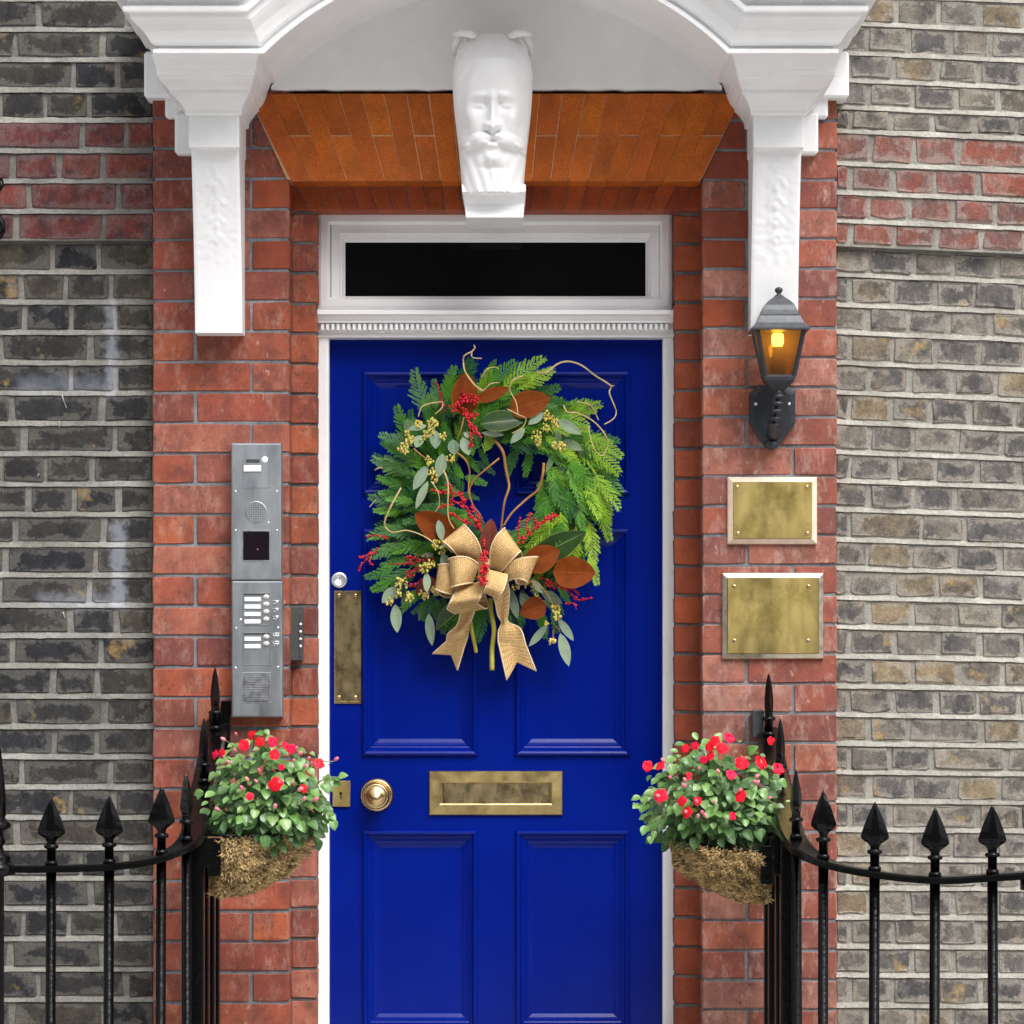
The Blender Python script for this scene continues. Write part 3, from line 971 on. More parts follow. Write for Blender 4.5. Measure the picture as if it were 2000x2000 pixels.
# ------------------------------------------------------------------ hood over the door
hood = thing('door_hood', 'white segmental door hood on moulded consoles', 'door hood', (-.039, 0, 2.4))
HX = -.0386
HD = .43
Rf, zcf, hc = .784, 2.46, .551
zsp = 3.018
prof = [(-HD, 0), (-.004, 0), (0, .002), (0, .011), (-.003, .0125), (-.013, .0135), (-.013, .020), (-.002, .022), (.004, .026), (.010, .036), (.020, .050), (.036, .064), (.046, .074), (.050, .086), (.062, .089), (.064, .094), (.064, .102), (.056, .104), (.056, .116), (.080, .118), (.086, .124), (.090, .16), (.090, .20), (.080, .205), (-HD, .26)]
path = []
ang = math.asin(hc / Rf)
xL = -.854
def ring_flat(x, nx, nz, k, yoff=0, xo=0):
    return [(x + xo * o + nx * h * k, -(HD + o), zsp + nz * h * k) for o, h in prof]
rings_ = []
rings_.append([(xL - max(o, -.235), 0.0, zsp + h) for o, h in prof])
rings_.append([(xL - max(o, -.235), -(HD + o), zsp + h) for o, h in prof])
NA = 44
def arc_start(h):
    xm = math.sqrt(max(1e-6, (Rf + h) ** 2 - (zsp + h - zcf) ** 2))
    return math.asin(min(1, xm / (Rf + h)))
for i in range(NA + 1):
    row = []
    for o, h in prof:
        a = -arc_start(h) * (1 - 2 * i / NA)
        row.append((HX + math.sin(a) * (Rf + h), -(HD + o), zcf + math.cos(a) * (Rf + h)))
    rings_.append(row)
mir = lambda r: [(2 * HX - p[0], p[1], p[2]) for p in r]
rings_ += [mir(rings_[1]), mir(rings_[0])]
# soften o=-HD for the returns (keep it inside the wall)
m = MB()
n = len(prof)
vs = [p for r in rings_ for p in r]
fs = []
for i in range(len(rings_) - 1):
    for k in range(n - 1):
        fs.append((i * n + k, i * n + k + 1, (i + 1) * n + k + 1, (i + 1) * n + k))
m.add(vs, fs)
m.build('cornice', M['white'], hood, True)
# tympanum
m = MB()
N = 60
for i in range(N):
    x0 = HX - hc - .012 + (2 * hc + .024) * i / N; x1 = HX - hc - .012 + (2 * hc + .024) * (i + 1) / N
    def zz(x): return zcf + math.sqrt(max(0, Rf * Rf - (x - HX) ** 2)) + .004
    def zb(x): return 3.001 + .004 * mnoise.noise(Vector((x * 22, 3, 1))) + .002 * mnoise.noise(Vector((x * 70, 3, 1)))
    y = -.018
    m.add([(x0, y, zb(x0)), (x1, y, zb(x1)), (x1, y, zz(x1)), (x0, y, zz(x0)), (x0, .02, zb(x0)), (x1, .02, zb(x1))], [(0, 1, 2, 3), (4, 5, 1, 0)], 0, False)
m.build('tympanum', M['white'], hood)
# consoles
def zf(py, d): return ZC - (py - 1270) * (D - d) / F
def xf(px, d): return (px - 1000) * (D - d) / F
def console(mirror):
    mx = (lambda x: 2 * HX - x) if mirror else (lambda x: x)
    secs = []
    def sec(z, x0, x1, d): secs.append((z, x0, x1, d))
    sec(2.826, -.786, -.669, .20); sec(2.828, -.79, -.666, .214); sec(2.904, -.79, -.666, .214); sec(2.906, -.797, -.659, .222)
    for i in range(7):
        t = i / 6; c = 1 - math.cos(t * math.pi / 2)
        sec(2.910 + .036 * t, -.797 - .027 * c, -.659 + .022 * c, .225 + .058 * c)
    sec(2.948, -.829, -.633, .294); sec(2.955, -.829, -.633, .296); 
    for i in range(6):
        t = i / 5; c = math.sin(t * math.pi / 2)
        sec(2.957 + .02 * t, -.832 - .018 * c, -.631 + .012 * c, .30 + .058 * c)
    sec(2.979, -.852, -.616, .366); sec(2.984, -.852, -.616, .368)
    for i in range(6):
        t = i / 5; c = 1 - math.cos(t * math.pi / 2)
        sec(2.986 + .031 * t, -.852 - .006 * c, -.614 + .012 * c, .372 + .05 * c)
    sec(3.0185, -.859, -.60, .423)
    m = MB(); vs, fs = [], []
    for z, x0, x1, d in secs:
        b = .003
        vs += [(mx(x0), .01, z), (mx(x0), -d + b, z), (mx(x0 + b), -d, z), (mx(x1 - b), -d, z), (mx(x1), -d + b, z), (mx(x1), .01, z)]
    for i in range(len(secs) - 1):
        for k in range(5):
            fs.append((i * 6 + k, i * 6 + k + 1, i * 6 + 7 + k, i * 6 + 6 + k))
    fs.append((0, 1, 2, 3, 4, 5))
    m.add(vs, fs)
    co = m.build('console', M['white'], hood, True)
    # tapering leg with shallow carved drop
    m = MB()
    nx, nz = 22, 110
    x0, x1, z0, z1 = -.786, -.669, 2.387, 2.827
    rows = []
    for i in range(nz + 1):
        t = i / nz
        z = z0 + (z1 - z0) * t
        d = .085 + .10 * t ** 1.5
        row = []
        for j in range(nx + 1):
            u = j / nx * 2 - 1
            h = 0
            if t > .38:
                # bellflower drop: three husks and a ring
                for (tc, wd, ht) in ((.91, .42, .035), (.82, .66, .05), (.715, .58, .045), (.615, .5, .042), (.52, .4, .04)):
                    for (ou, ot, sl_, wl, am) in ((0, -.5, 0, .26, .0040), (-.42, .1, .5, .22, .0032), (.42, .1, -.5, .22, .0032), (0, .75, 0, .2, .003)):
                        du = (u / wd - ou - sl_ * ((t - tc) / ht - ot) * .6) / wl
                        dt = ((t - tc) / ht - ot) / .62
                        h += am * max(0, 1 - du * du - dt * dt) ** .6 if du * du + dt * dt < 1 else 0
                h += .0016 * mnoise.noise(Vector((u * 3.5, t * 34, mirror * 5)))
                h *= min(1, max(0, (1 - abs(u)) / .15))
            edge = .003 if abs(u) > .97 else 0
            row.append((mx(x0 + (x1 - x0) * j / nx), -d - h + edge, z))
        rows.append(row)
    m.strip(rows, 0, True)
    # sides and bottom
    L = [r[0] for r in rows]; R = [r[-1] for r in rows]
    for e in (L, R):
        m.strip([[p, (p[0], .005, p[2])] for p in e], 0, False)
    b = rows[0]
    m.strip([[p, (p[0], .005, p[2])] for p in b], 0, False)
    lg = m.build('console_leg', M['white'], hood, True)
    # wall plates behind
    m = MB()
    for (pa, pb, dd) in (((281, 190), (345, 100), .05), ((341, 300), (380, 220), .045), ((322, 230), (372, 180), .03)):
        A, B = W(pa[0], pa[1], -dd), W(pb[0], pb[1], -dd)
        m.cbox(mx(A.x), mx(B.x), -dd, .06, A.z, B.z, .006)
    m.build('wall_plate', M['white'], hood)
console(False)
console(True)

# ---- keystone with a bearded face
ks = thing('face_keystone', 'white keystone carved as a bearded moustached face above the door', 'keystone', W(962, 425, 0))
def gs(x, s): return math.exp(-(x / s) ** 2)
def hw(Y):
    pts = [(62, 18), (66, 34), (72, 48), (82, 58), (96, 67), (115, 74), (143, 78.5), (175, 78), (210, 75.5), (250, 71), (288, 66.5), (330, 63), (372, 60)]
    for (a, b), (c, d) in zip(pts[:-1], pts[1:]):
        if Y <= c: return b + (d - b) * (Y - a) / (c - a)
    return 60
def face_h(X, Y):
    u = X / hw(Y)
    h = 46 * math.sqrt(max(0, 1 - .97 * u * u)) * min(1, ((Y - 58) / 60) ** .6)
    h += 8 * gs(Y - 130, 50)
    ax = abs(X)
    # face oval set below the hair
    face = 1 / (1 + math.exp((math.hypot(X / 55, (Y - 205) / 95) - 1) * 16))
    h += -5 + 7 * face
    h += 6.5 * gs(ax - 24, 17) * gs(Y - 190 - .0 * ax + .12 * (24 - ax), 8)       # brows
    h += 3 * gs(X, 22) * gs(Y - 160, 26)
    h -= 8 * gs(ax - 25, 16) * gs(Y - 206, 10)                               # sockets
    h -= 5 * gs(ax - 13, 5) * gs(Y - 203, 9)
    h += 5 * gs(ax - 27, 10) * gs(Y - 207, 5) - 3 * gs(ax - 27, 12) * gs(Y - 214, 2.5)                                 # eyeballs
    nose = max(0, min(1, (Y - 190) / 62))
    if 176 < Y < 262:
        w = 6 + 5 * nose
        h += (7 + 13 * nose) * min(1, (Y - 176) / 16) * gs(X, w) * (1 if Y < 250 else max(0, 1 - ((Y - 250) / 12) ** 2))
    h += 9 * gs(ax - 12, 6) * gs(Y - 246, 7)
    h -= 9 * gs(ax - 9, 5) * gs(Y - 257, 4)
    h += 9 * gs(ax - 40, 17) * gs(Y - 232, 20)                               # cheeks
    # moustache: sweeps out and down
    q = ((ax - 33) / 31) ** 2 + ((Y - 273 - .22 * (ax - 20)) / 15.5) ** 2
    if q < 1: h += 15 * (1 - q) ** .55
    q2 = ((ax - 58) / 14) ** 2 + ((Y - 288 - .5 * (ax - 55)) / 9) ** 2
    if q2 < 1: h += 7 * (1 - q2) ** .7
    h -= 8 * gs(X, 12) * gs(Y - 275, 4)                                      # mouth
    h += 8 * gs(X, 13) * gs(Y - 284, 6)
    h += 10 * gs(X, 20) * gs(Y - 309, 12)                                    # chin
    h -= 4 * gs(X, 22) * gs(Y - 326, 5)
    if Y > 285:
        h += 1.0 * math.sin(ax * .30 + Y * .10) * min(1, (Y - 285) / 25)
    if face < .4 and Y < 290:
        h += .5 * math.sin(ax * .3 - Y * .2) * (1 - face)
    return h
m = MB()
NX, NY = 84, 150
rows = []
for i in range(NY + 1):
    Y = 62 + 310 * i / NY
    base = .145 - .045 * (Y - 62) / 310
    row = []
    for j in range(NX + 1):
        u = -1 + 2 * j / NX
        X = u * hw(Y)
        p = W(962 + X, Y + (1.5 * mnoise.noise(Vector((j * .35, 1, 2))) * 2 if i == NY else 0), -.17)
        row.append((p.x, -(base + face_h(X, Y) / 780), p.z))
    rows.append(row)
m.strip(rows, 0, True)
for e in ([r[0] for r in rows], [r[-1] for r in rows]):
    m.strip([[p, (p[0], .0, p[2])] for p in e], 0, False)
m.strip([[p, (p[0], .0, p[2])] for p in rows[0]], 0, False)
m.strip([[p, (p[0], .0, p[2])] for p in rows[-1]], 0, False)
m.build('face', M['white'], ks, True)
m = MB()
def blk(sections):
    vs, fs = [], []
    for (x0, x1, y, z, yb) in sections:
        vs += [(x0, yb, z), (x0, y, z), (x1, y, z), (x1, yb, z)]
    for i in range(len(sections) - 1):
        for k in range(4):
            fs.append((i * 4 + k, i * 4 + (k + 1) % 4, i * 4 + 4 + (k + 1) % 4, i * 4 + 4 + k))
    fs += [(3, 2, 1, 0), tuple((len(sections) - 1) * 4 + k for k in range(4))]
    m.add(vs, fs)
ss = []
for py, l_, r_, d in ((360, 902, 1027, .118), (374, 903, 1027, .128), (382, 905, 1026, .112), (398, 907, 1024, .10), (412, 909, 1023, .102), (421, 910, 1022, .11), (424.5, 910, 1022, .112)):
    A, B = W(l_, py, -d), W(r_, py, -d)
    ss.append((A.x, B.x, -d, A.z, .12))
blk(ss)
m.build('corbel', M['white'], ks, True)
for s_ in (-1, 1):     # leaf scrolls at the top corners
    m = MB()
    pts = [W(962 + s_ * 28, 74, -.14), W(962 + s_ * 45, 66, -.18), W(962 + s_ * 62, 64, -.19), W(962 + s_ * 78, 68, -.17)]
    m.tube(pts, [sp(6), sp(7.5), sp(6.5), sp(2.5)], 10)
    m.tube([W(962 + s_ * 66, 72, -.15), W(962 + s_ * 73, 88, -.12), W(962 + s_ * 75, 108, -.08)], [sp(8), sp(7), sp(3)], 8)
    m.tube([W(962 + s_ * 48, 76, -.15), W(962 + s_ * 60, 90, -.13), W(962 + s_ * 70, 108, -.08)], [sp(7), sp(7), sp(3)], 8)
    m.build('leaf_scroll', M['white'], ks)

# ------------------------------------------------------------------ steel intercom
def intercom():
    y0 = -.045
    root = thing('intercom', 'brushed steel entry phone panel with camera window and flat buttons', 'intercom', W(501, 1400, 0))
    def plate(pa, pb, name, holes):
        a, b = W(pa[0], pb[1], y0), W(pb[0], pa[1], y0)
        m = MB()
        m.rings(a.x, b.x, a.z, b.z, y0, [(-.001, .05), (-.001, .003), (.001, .0005), (.003, 0)])
        return m.build(name, M['steel'], root)
    up = plate((452, 866), (549, 1132), 'upper_panel', None)
    lo = plate((453, 1135), (551, 1400), 'lower_panel', None)
    def bx(pa, pb, dy0, dy1, mat, name, par, c=.0008):
        a, b = W(pa[0], pb[1], y0), W(pb[0], pa[1], y0)
        m = MB(); m.cbox(a.x, b.x, y0 + dy0, y0 + dy1, a.z, b.z, c)
        return m.build(name, mat, par)
    def rim(pa, pb, mat, name, par, inner, w=.0016):
        a, b = W(pa[0], pb[1], y0), W(pb[0], pa[1], y0)
        m = MB(); m.rings(a.x, b.x, a.z, b.z, y0, [(0, 0), (.0006, -.0012), (w, -.0012), (w + .0006, -.0004)], cap=True)
        return m.build(name, mat, par)
    rim((474, 897), (527, 953), M['steel'], 'reader_window', up, None)
    bx((481, 897), (507, 903), -.0024, .001, M['groove'], 'slot', up)
    bx((476, 909), (510, 921), -.0035, .001, M['label'], 'name_label', up)
    m = MB(); m.ball(W(517, 898, y0), .0085, 12, 8, sy=.5); m.build('light_dome', M['label'], up)
    m = MB()
    m.lathe([(0, 0), (.0272, 0), (.0272, .001), (.0255, .0016), (0, .0016)], W(500, 1000, y0), '-Y', 36, smooth=False)
    spk = m.build('speaker_disc', M['steel'], up)
    m = MB()
    for i in range(-4, 5):
        for j in range(-4, 5):
            if i * i + j * j < 20:
                m.lathe([(0, .0016), (.0014, .0016), (0, .002)], W(500 + i * 4.4, 1000 + j * 4.4, y0), '-Y', 6)
    tag(m.build('speaker_hole', M['groove'], spk), kind='stuff')
    rim((472, 1035), (529, 1097), M['steel_light'], 'window_rim', up, None, .002)
    cw = bx((475, 1038), (526, 1094), -.0022, .001, M['lens'], 'camera_window', up)
    m = MB(); m.ball(W(503, 1073, y0 - .0022), .0018, 10, 6, sy=.5); m.build('camera_eye', M['steel'], up)
    for (px, py) in ((460, 960), (541, 960), (460, 1036), (541, 1036), (524, 1021)):
        m = MB(); m.ball(W(px, py, y0), .0032, 8, 5, sy=.45); m.build('screw', M['steel_light'], up)
    # lower half: name strips and buttons
    rim((474, 1158), (528, 1222), M['steel'], 'button_plate', lo, None)
    rim((474, 1235), (528, 1299), M['steel'], 'button_plate', lo, None)
    bx((476, 1159), (527, 1162.5), -.002, .001, M['groove'], 'slot', lo)
    bx((476, 1236), (527, 1239.5), -.002, .001, M['groove'], 'slot', lo)
    rowsl = [1170.5, 1185, 1199.5, 1214, 1248, 1262.5]
    rowsb = [1165.5, 1180, 1194.5, 1209, 1243.5, 1257]
    for py in rowsl:
        bx((477.5, py - 4), (509, py + 4), -.0032, .001, M['label'], 'name_label', lo)
    for py in rowsb:
        m = MB(); m.ball(W(520, py, y0 - .0012), .0082, 14, 8, sy=.55, sz=.72); m.build('button', M['button'], lo)
    # small etched marks beside the buttons
    m = MB()
    def stroke(pts, r=1.0):
        m.tube([W(a, b, y0 - .0004) for a, b in pts], sp(r), 4)
    for py in (1177, 1192, 1207):
        stroke([(531, py - 3), (545, py - 3.5)], 1.3); stroke([(543, py - 3), (537, py + 5)], 1.5); stroke([(533, py + 1), (537, py + 2)], 1)
    for py in (1241, 1257):
        stroke([(530, py - 4), (546, py - 4)], 1.2); stroke([(532, py), (544, py)], 1.4); stroke([(533, py - 3), (536, py + 4), (539, py - 2), (542, py + 4), (545, py - 2)], 1.1)
    m.build('etched_marks', M['steel_light'], lo)
    rim((473, 1313), (529, 1373), M['steel_light'], 'grille_frame', lo, None, .002)
    bx((476, 1316), (526, 1370), -.0016, .001, M['groove'], 'grille_back', lo)
    m = MB()
    for i in range(16):
        z = 1318.5 + i * 3.25
        a, b = W(477, z + 1.15, y0), W(525, z - 1.15, y0)
        m.cbox(a.x, b.x, y0 - .0032, y0 - .0012, a.z, b.z)
    tag(m.build('grille_slat', M['steel_light'], lo), kind='stuff')
    for (px, py, r) in ((470, 1211, .0042), (461, 1227, .003), (460, 1305, .0035), (543, 1303, .003), (543, 1226, .003)):
        m = MB(); m.ball(W(px, py, y0), r, 8, 5, sy=.45); m.build('screw', M['steel_light'], lo)
intercom()

def key_box():
    root = thing('key_switch', 'slim dark grey keypad box on the recessed bricks beside the frame', 'keypad', W(577, 1292, YR))
    y0 = YR - .04
    a, b = W(561, 1291, y0), W(591, 1184, y0)
    m = MB(); m.cbox(a.x, b.x, y0, YR + .006, a.z, b.z, .003); m.build('housing', M['box_grey'], root)
    m = MB(); a2, b2 = W(584.5, 1284, y0), W(589.5, 1200, y0); m.cbox(a2.x, b2.x, y0 - .0015, y0 + .002, a2.z, b2.z, .0005); m.build('button_strip', M['groove'], root)
    for py in (1219, 1233.5, 1248, 1262):
        m = MB(); m.ball(W(587, py, y0 - .002), .0036, 10, 6, sy=.6); m.build('button', M['label'], root)
key_box()

# ------------------------------------------------------------------ brass plaques
def plaque(pa, pb, ins, label, mount, screws, deep, smat='brass_knob', flat=.6):
    root = thing('brass_plaque', label, 'plaque', W((pa[0] + pb[0]) / 2, pb[1], 0), 'blank brass plaques on the right pilaster')
    y0 = 0.004
    a, b = W(pa[0], pb[1]), W(pb[0], pa[1])
    m = MB(); m.rings(a.x, b.x, a.z, b.z, y0, [(0, 0), (0, -.012), (.002, -.015), (.0125, -deep), (.0135, -deep + .001), (.0155, -deep + .001)], cap=True)
    m.build('mount', mount, root)
    m = MB(); m.rings(a.x + ins, b.x - ins, a.z + ins, b.z - ins, y0, [(0, -deep), (0, -deep - .002), (.0008, -deep - .003)]); m.build('plate', M['brass_plate'], root)
    for px, py in screws:
        m = MB(); m.ball(W(px, py, y0 - deep - .003), .0055, 10, 6, sy=flat); m.build('screw', M[smat], root)
plaque((1420.5, 932), (1595, 1063), .0142, 'smaller brass plaque with four corner screws, just under the lantern', M['chamfer'], ((1440, 951), (1576, 951), (1441, 1042), (1577, 1042)), .022)
plaque((1410, 1118.5), (1608, 1287), .0135, 'larger brass plaque in a silvery frame, below the smaller one', M['chamfer_grey'], ((1434, 1146), (1579, 1146), (1434, 1252), (1578, 1252)), .020, 'brass_dark', .25)

# ------------------------------------------------------------------ wall lantern
def lantern():
    yc = -.13
    root = thing('wall_lantern', 'dark metal coach lantern with lit amber bulb on the right pilaster', 'lantern', W(1509, 872, 0))
    cx = W(1521, 600, yc).x
    cxp = W(1508.5, 800, 0).x
    def lv(py, half, yy=yc): return W(0, py, yy).z, sp(half, yy)
    def sq(secs, mb, n=4, mi=0):
        vs, fs = [], []
        for z, h in secs:
            vs += [(cx - h, yc - h, z), (cx + h, yc - h, z), (cx + h, yc + h, z), (cx - h, yc + h, z)]
        for i in range(len(secs) - 1):
            for k in range(4):
                fs.append((i * 4 + k, i * 4 + (k + 1) % 4, i * 4 + 4 + (k + 1) % 4, i * 4 + 4 + k))
        fs += [(3, 2, 1, 0), tuple((len(secs) - 1) * 4 + k for k in range(4))]
        mb.add(vs, fs, mi)
    m = MB()
    sq([lv(*t) for t in ((649, 50), (648, 56), (645, 57), (642, 54), (634, 46), (626, 41.5), (620, 39), (618.5, 39), (617, 36), (608, 34), (598, 29), (590, 22), (583, 13), (579, 8.5), (578, 8.5))], m)
    m.build('roof', M['lantern_top'], root)
    m = MB()
    o = Vector((cx, yc, W(0, 582, yc).z))
    pz = lambda py: W(0, py, yc).z - o.z
    m.lathe([(sp(9), pz(582)), (sp(8.5), pz(578)), (sp(4.5), pz(575)), (sp(4), pz(573)), (sp(7), pz(570)), (sp(8), pz(567)), (sp(7), pz(563.5)), (sp(3), pz(561)), (0, pz(560))], o, 'Z', 16)
    m.build('finial', M['lantern'], root)
    zt, ht = lv(649, 45); zb, hb_ = lv(737, 27.5)
    m = MB()
    for sx in (-1, 1):
        for sy in (-1, 1):
            m.tube([(cx + sx * ht, yc + sy * ht, zt), (cx + sx * hb_, yc + sy * hb_, zb)], sp(4.6), 4, smooth=False)
    for s_ in (-1, 1):
        m.tube([(cx - hb_, yc + s_ * hb_, zb), (cx + hb_, yc + s_ * hb_, zb)], sp(3.5), 4, smooth=False)
        m.tube([(cx + s_ * hb_, yc - hb_, zb), (cx + s_ * hb_, yc + hb_, zb)], sp(3.5), 4, smooth=False)
    m.build('cage', M['lantern'], root)
    # glass panes
    for (sx, sy) in ((0, -1), (0, 1), (1, 0), (-1, 0)):
        m = MB()
        t = .0015
        if sx == 0:
            vs = [(cx - hb_, yc + sy * hb_, zb), (cx + hb_, yc + sy * hb_, zb), (cx + ht, yc + sy * ht, zt), (cx - ht, yc + sy * ht, zt)]
            vs += [(x, y - sy * t * 2, z) for x, y, z in vs]
        else:
            vs = [(cx + sx * hb_, yc - hb_, zb), (cx + sx * hb_, yc + hb_, zb), (cx + sx * ht, yc + ht, zt), (cx + sx * ht, yc - ht, zt)]
            vs += [(x - sx * t * 2, y, z) for x, y, z in vs]
        m.add(vs, [(0, 1, 2, 3), (7, 6, 5, 4), (0, 4, 5, 1), (1, 5, 6, 2), (2, 6, 7, 3), (3, 7, 4, 0)])
        m.build('pane', M['amber'], root, True)
    m = MB()
    sq([lv(*t) for t in ((735, 29), (738, 31), (743, 29), (745, 29), (749, 25), (750, 25), (757, 17), (759, 15), (766, 9))], m)
    m.build('base', M['lantern'], root)
    # bulb and holder
    m = MB(); m.lathe([(0, W(0, 677, yc).z), (sp(9), W(0, 676, yc).z), (sp(11.5), W(0, 668, yc).z), (sp(11.5), W(0, 656, yc).z), (sp(9), W(0, 651.5, yc).z), (0, W(0, 651, yc).z)], (cx - sp(2), yc, 0), 'Z', 14)
    m.build('bulb', M['bulb'], root)
    m = MB(); m.lathe([(0, zb), (sp(15), zb), (sp(15), W(0, 700, yc).z), (sp(11), W(0, 697, yc).z), (sp(10), W(0, 680, yc).z), (sp(7), W(0, 677, yc).z), (0, W(0, 677, yc).z)], (cx - sp(2), yc, 0), 'Z', 14)
    m.build('lamp_holder', simple('brown_lamp_holder', (.10, .07, .045), .6, 0, .3, .1), root)
    # back plate: elongated octagon
    y1 = -.018
    out = [(1481, 752), (1536, 752), (1553, 766), (1553, 826), (1546, 838), (1527, 862), (1519, 869), (1493, 869), (1484, 858), (1468, 832), (1464, 822), (1464, 768)]
    m = MB()
    c0 = W(1508, 806, y1)
    A = [W(x, y, y1) for x, y in out]
    Bv = [p + (c0 - p) * .09 + Vector((0, -.006, 0)) for p in A]
    Cv = [p + (c0 - p) * .2 + Vector((0, -.0075, 0)) for p in A]
    Bk = [Vector((p.x, .004, p.z)) for p in A]
    n = len(A)
    fs = [tuple(3 * n - 1 - i for i in range(n))]
    for i in range(n):
        k = (i + 1) % n
        for q in range(3):
            fs.append((q * n + i, q * n + k, (q + 1) * n + k, (q + 1) * n + i))
    m.add(Bk + A + Bv + Cv, fs[1:] + [tuple(3 * n + i for i in range(n))])
    m.build('back_plate', M['lantern'], root, True)
    # cast scroll arm
    m = MB()
    pts = [(cx, yc, W(0, 760, yc).z), (cx - .002, yc + .004, W(0, 772, yc).z), (cx - .006, yc + .025, W(0, 800, -.1).z), (cx - .010, yc + .06, W(0, 832, -.07).z), (cxp + .0, -.045, W(0, 846, -.04).z), (cxp, -.022, W(0, 850, -.02).z)]
    m.tube(pts, [sp(12), sp(10), sp(10), sp(11), sp(12), sp(13)], 10)
    m.build('arm', M['lantern'], root)
    for i, py in enumerate((775, 789, 803, 817, 829)):
        m = MB()
        t = (py - 770) / 70
        m.ball((cx - .012 * t, yc - .012 + .055 * t * t, W(0, py, -.12).z), sp(9.5), 10, 7, sx=1.15, sz=.55, sy=.8)
        m.build('scroll_bead', M['lantern'], root)
    m = MB(); m.ball(W(1506, 868, -.02), sp(14), 12, 8, sz=.75, sy=.9); m.build('drop_knob', M['lantern'], root)
    for px in (1476, 1541):
        m = MB(); m.ball(W(px, 789, y1 - .008), .0042, 10, 6, sy=.7); m.build('screw', M['steel_light'], root)
lantern()

# ------------------------------------------------------------------ iron railings
def spear_mesh():
    m = MB()
    # flat arrow blade in local XZ, origin at rail height
    prof = [(.158, .0006, .0006), (.152, .0042, .003), (.140, .0095, .0055), (.120, .0185, .0085), (.098, .0265, .0105), (.082, .0315, .011), (.076, .0312, .0105), (.070, .024, .010), (.064, .0145, .0095), (.058, .0105, .0095), (.050, .0098, .0095)]
    vs, fs = [], []
    for z, hx, hy in prof:
        vs += [(-hx, 0, z), (-hx * .35, -hy, z), (hx * .35, -hy, z), (hx, 0, z), (hx * .35, hy, z), (-hx * .35, hy, z)]
    for i in range(len(prof) - 1):
        for k in range(6):
            fs.append((i * 6 + k, i * 6 + (k + 1) % 6, i * 6 + 6 + (k + 1) % 6, i * 6 + 6 + k))
    fs.append((0, 1, 2, 3, 4, 5))
    m.add(vs, fs)
    m.lathe([(.009, .052), (.0155, .050), (.0175, .046), (.0155, .042), (.0105, .040), (.0105, .0)], (0, 0, 0), 'Z', 12)
    m.lathe([(.0105, .014), (.0145, .011), (.0145, .004), (.012, .002)], (0, 0, 0), 'Z', 12)
    return m.mesh('finial', M['black'])
SPEAR = spear_mesh()
BARS = {}
def bar_mesh(length):
    k = round(length, 3)
    if k not in BARS:
        m = MB(); m.lathe([(.0118, -length), (.0118, .006)], (0, 0, 0), 'Z', 10)
        BARS[k] = m.mesh('bar', M['black'])
    return BARS[k]

def sample(path, d):
    acc = 0
    for a, b in zip(path[:-1], path[1:]):
        L = (b - a).length
        if acc + L >= d: return a + (b - a) * ((d - acc) / L), (b - a).normalized()
        acc += L
    return path[-1], (path[-1] - path[-2]).normalized()

def smooth_path(pts, n=8):
    pts = [Vector(p) for p in pts]
    out = []
    for i in range(len(pts) - 1):
        p0, p1, p2, p3 = pts[max(i - 1, 0)], pts[i], pts[i + 1], pts[min(i + 2, len(pts) - 1)]
        for k in range(n):
            t = k / n
            out.append(.5 * ((2 * p1) + (p2 - p0) * t + (2 * p0 - 5 * p1 + 4 * p2 - p3) * t * t + (3 * p1 - p0 - 3 * p2 + p3) * t ** 3))
    out.append(pts[-1])
    return out

def railing(label, pts, bars, cat='railing'):
    root = thing('iron_railing', label, cat, (pts[0][0], pts[0][1], 0.2), 'black spear topped railings flanking the steps')
    path = smooth_path(pts)
    m = MB()
    vs, fs = [], []
    hw_, ht = .029, .008
    for i, p in enumerate(path):
        t = (path[min(i + 1, len(path) - 1)] - path[max(i - 1, 0)]).normalized()
        side = Vector((t.y, -t.x, 0)).normalized()
        up = side.cross(t); up = up if up.z > 0 else -up
        for (a, b) in ((-1, -1), (1, -1), (1, .5), (.8, 1), (-.8, 1), (-1, .5)):
            vs.append(p + side * hw_ * a + up * ht * b)
    n = 6
    for i in range(len(path) - 1):
        for k in range(n):
            fs.append((i * n + k, i * n + (k + 1) % n, (i + 1) * n + (k + 1) % n, (i + 1) * n + k))
    fs += [tuple(range(n))[::-1], tuple((len(path) - 1) * n + k for k in range(n))]
    m.add(vs, fs)
    m.build('rail', M['black'], root, True)
    for (bx, by) in bars:
        i = min(range(len(path)), key=lambda k: (path[k].x - bx) ** 2 + (path[k].y - by) ** 2)
        best = None
        for a, b in ((max(i - 1, 0), i), (i, min(i + 1, len(path) - 1))):
            if a == b: continue
            A, B = path[a], path[b]
            ab = Vector((B.x - A.x, B.y - A.y)); 
            t = max(0, min(1, (Vector((bx - A.x, by - A.y)).dot(ab)) / max(ab.dot(ab), 1e-9)))
            P = A + (B - A) * t
            dd = (P.x - bx) ** 2 + (P.y - by) ** 2
            if best is None or dd < best[0]: best = (dd, P, (B - A))
        P, tg = best[1], best[2]
        floor = .4 if (by > -.66 and abs(bx) < .8) else .2
        o = bpy.data.objects.new('bar', bar_mesh(P.z - floor))
        o.location = P
        o.rotation_euler = (rnd.uniform(-.006, .006), rnd.uniform(-.006, .006), math.atan2(tg.y, tg.x))
        link(o, root)
        f = bpy.data.objects.new('finial', SPEAR)
        f.location = (0, 0, .004)
        link(f, o)
    return root

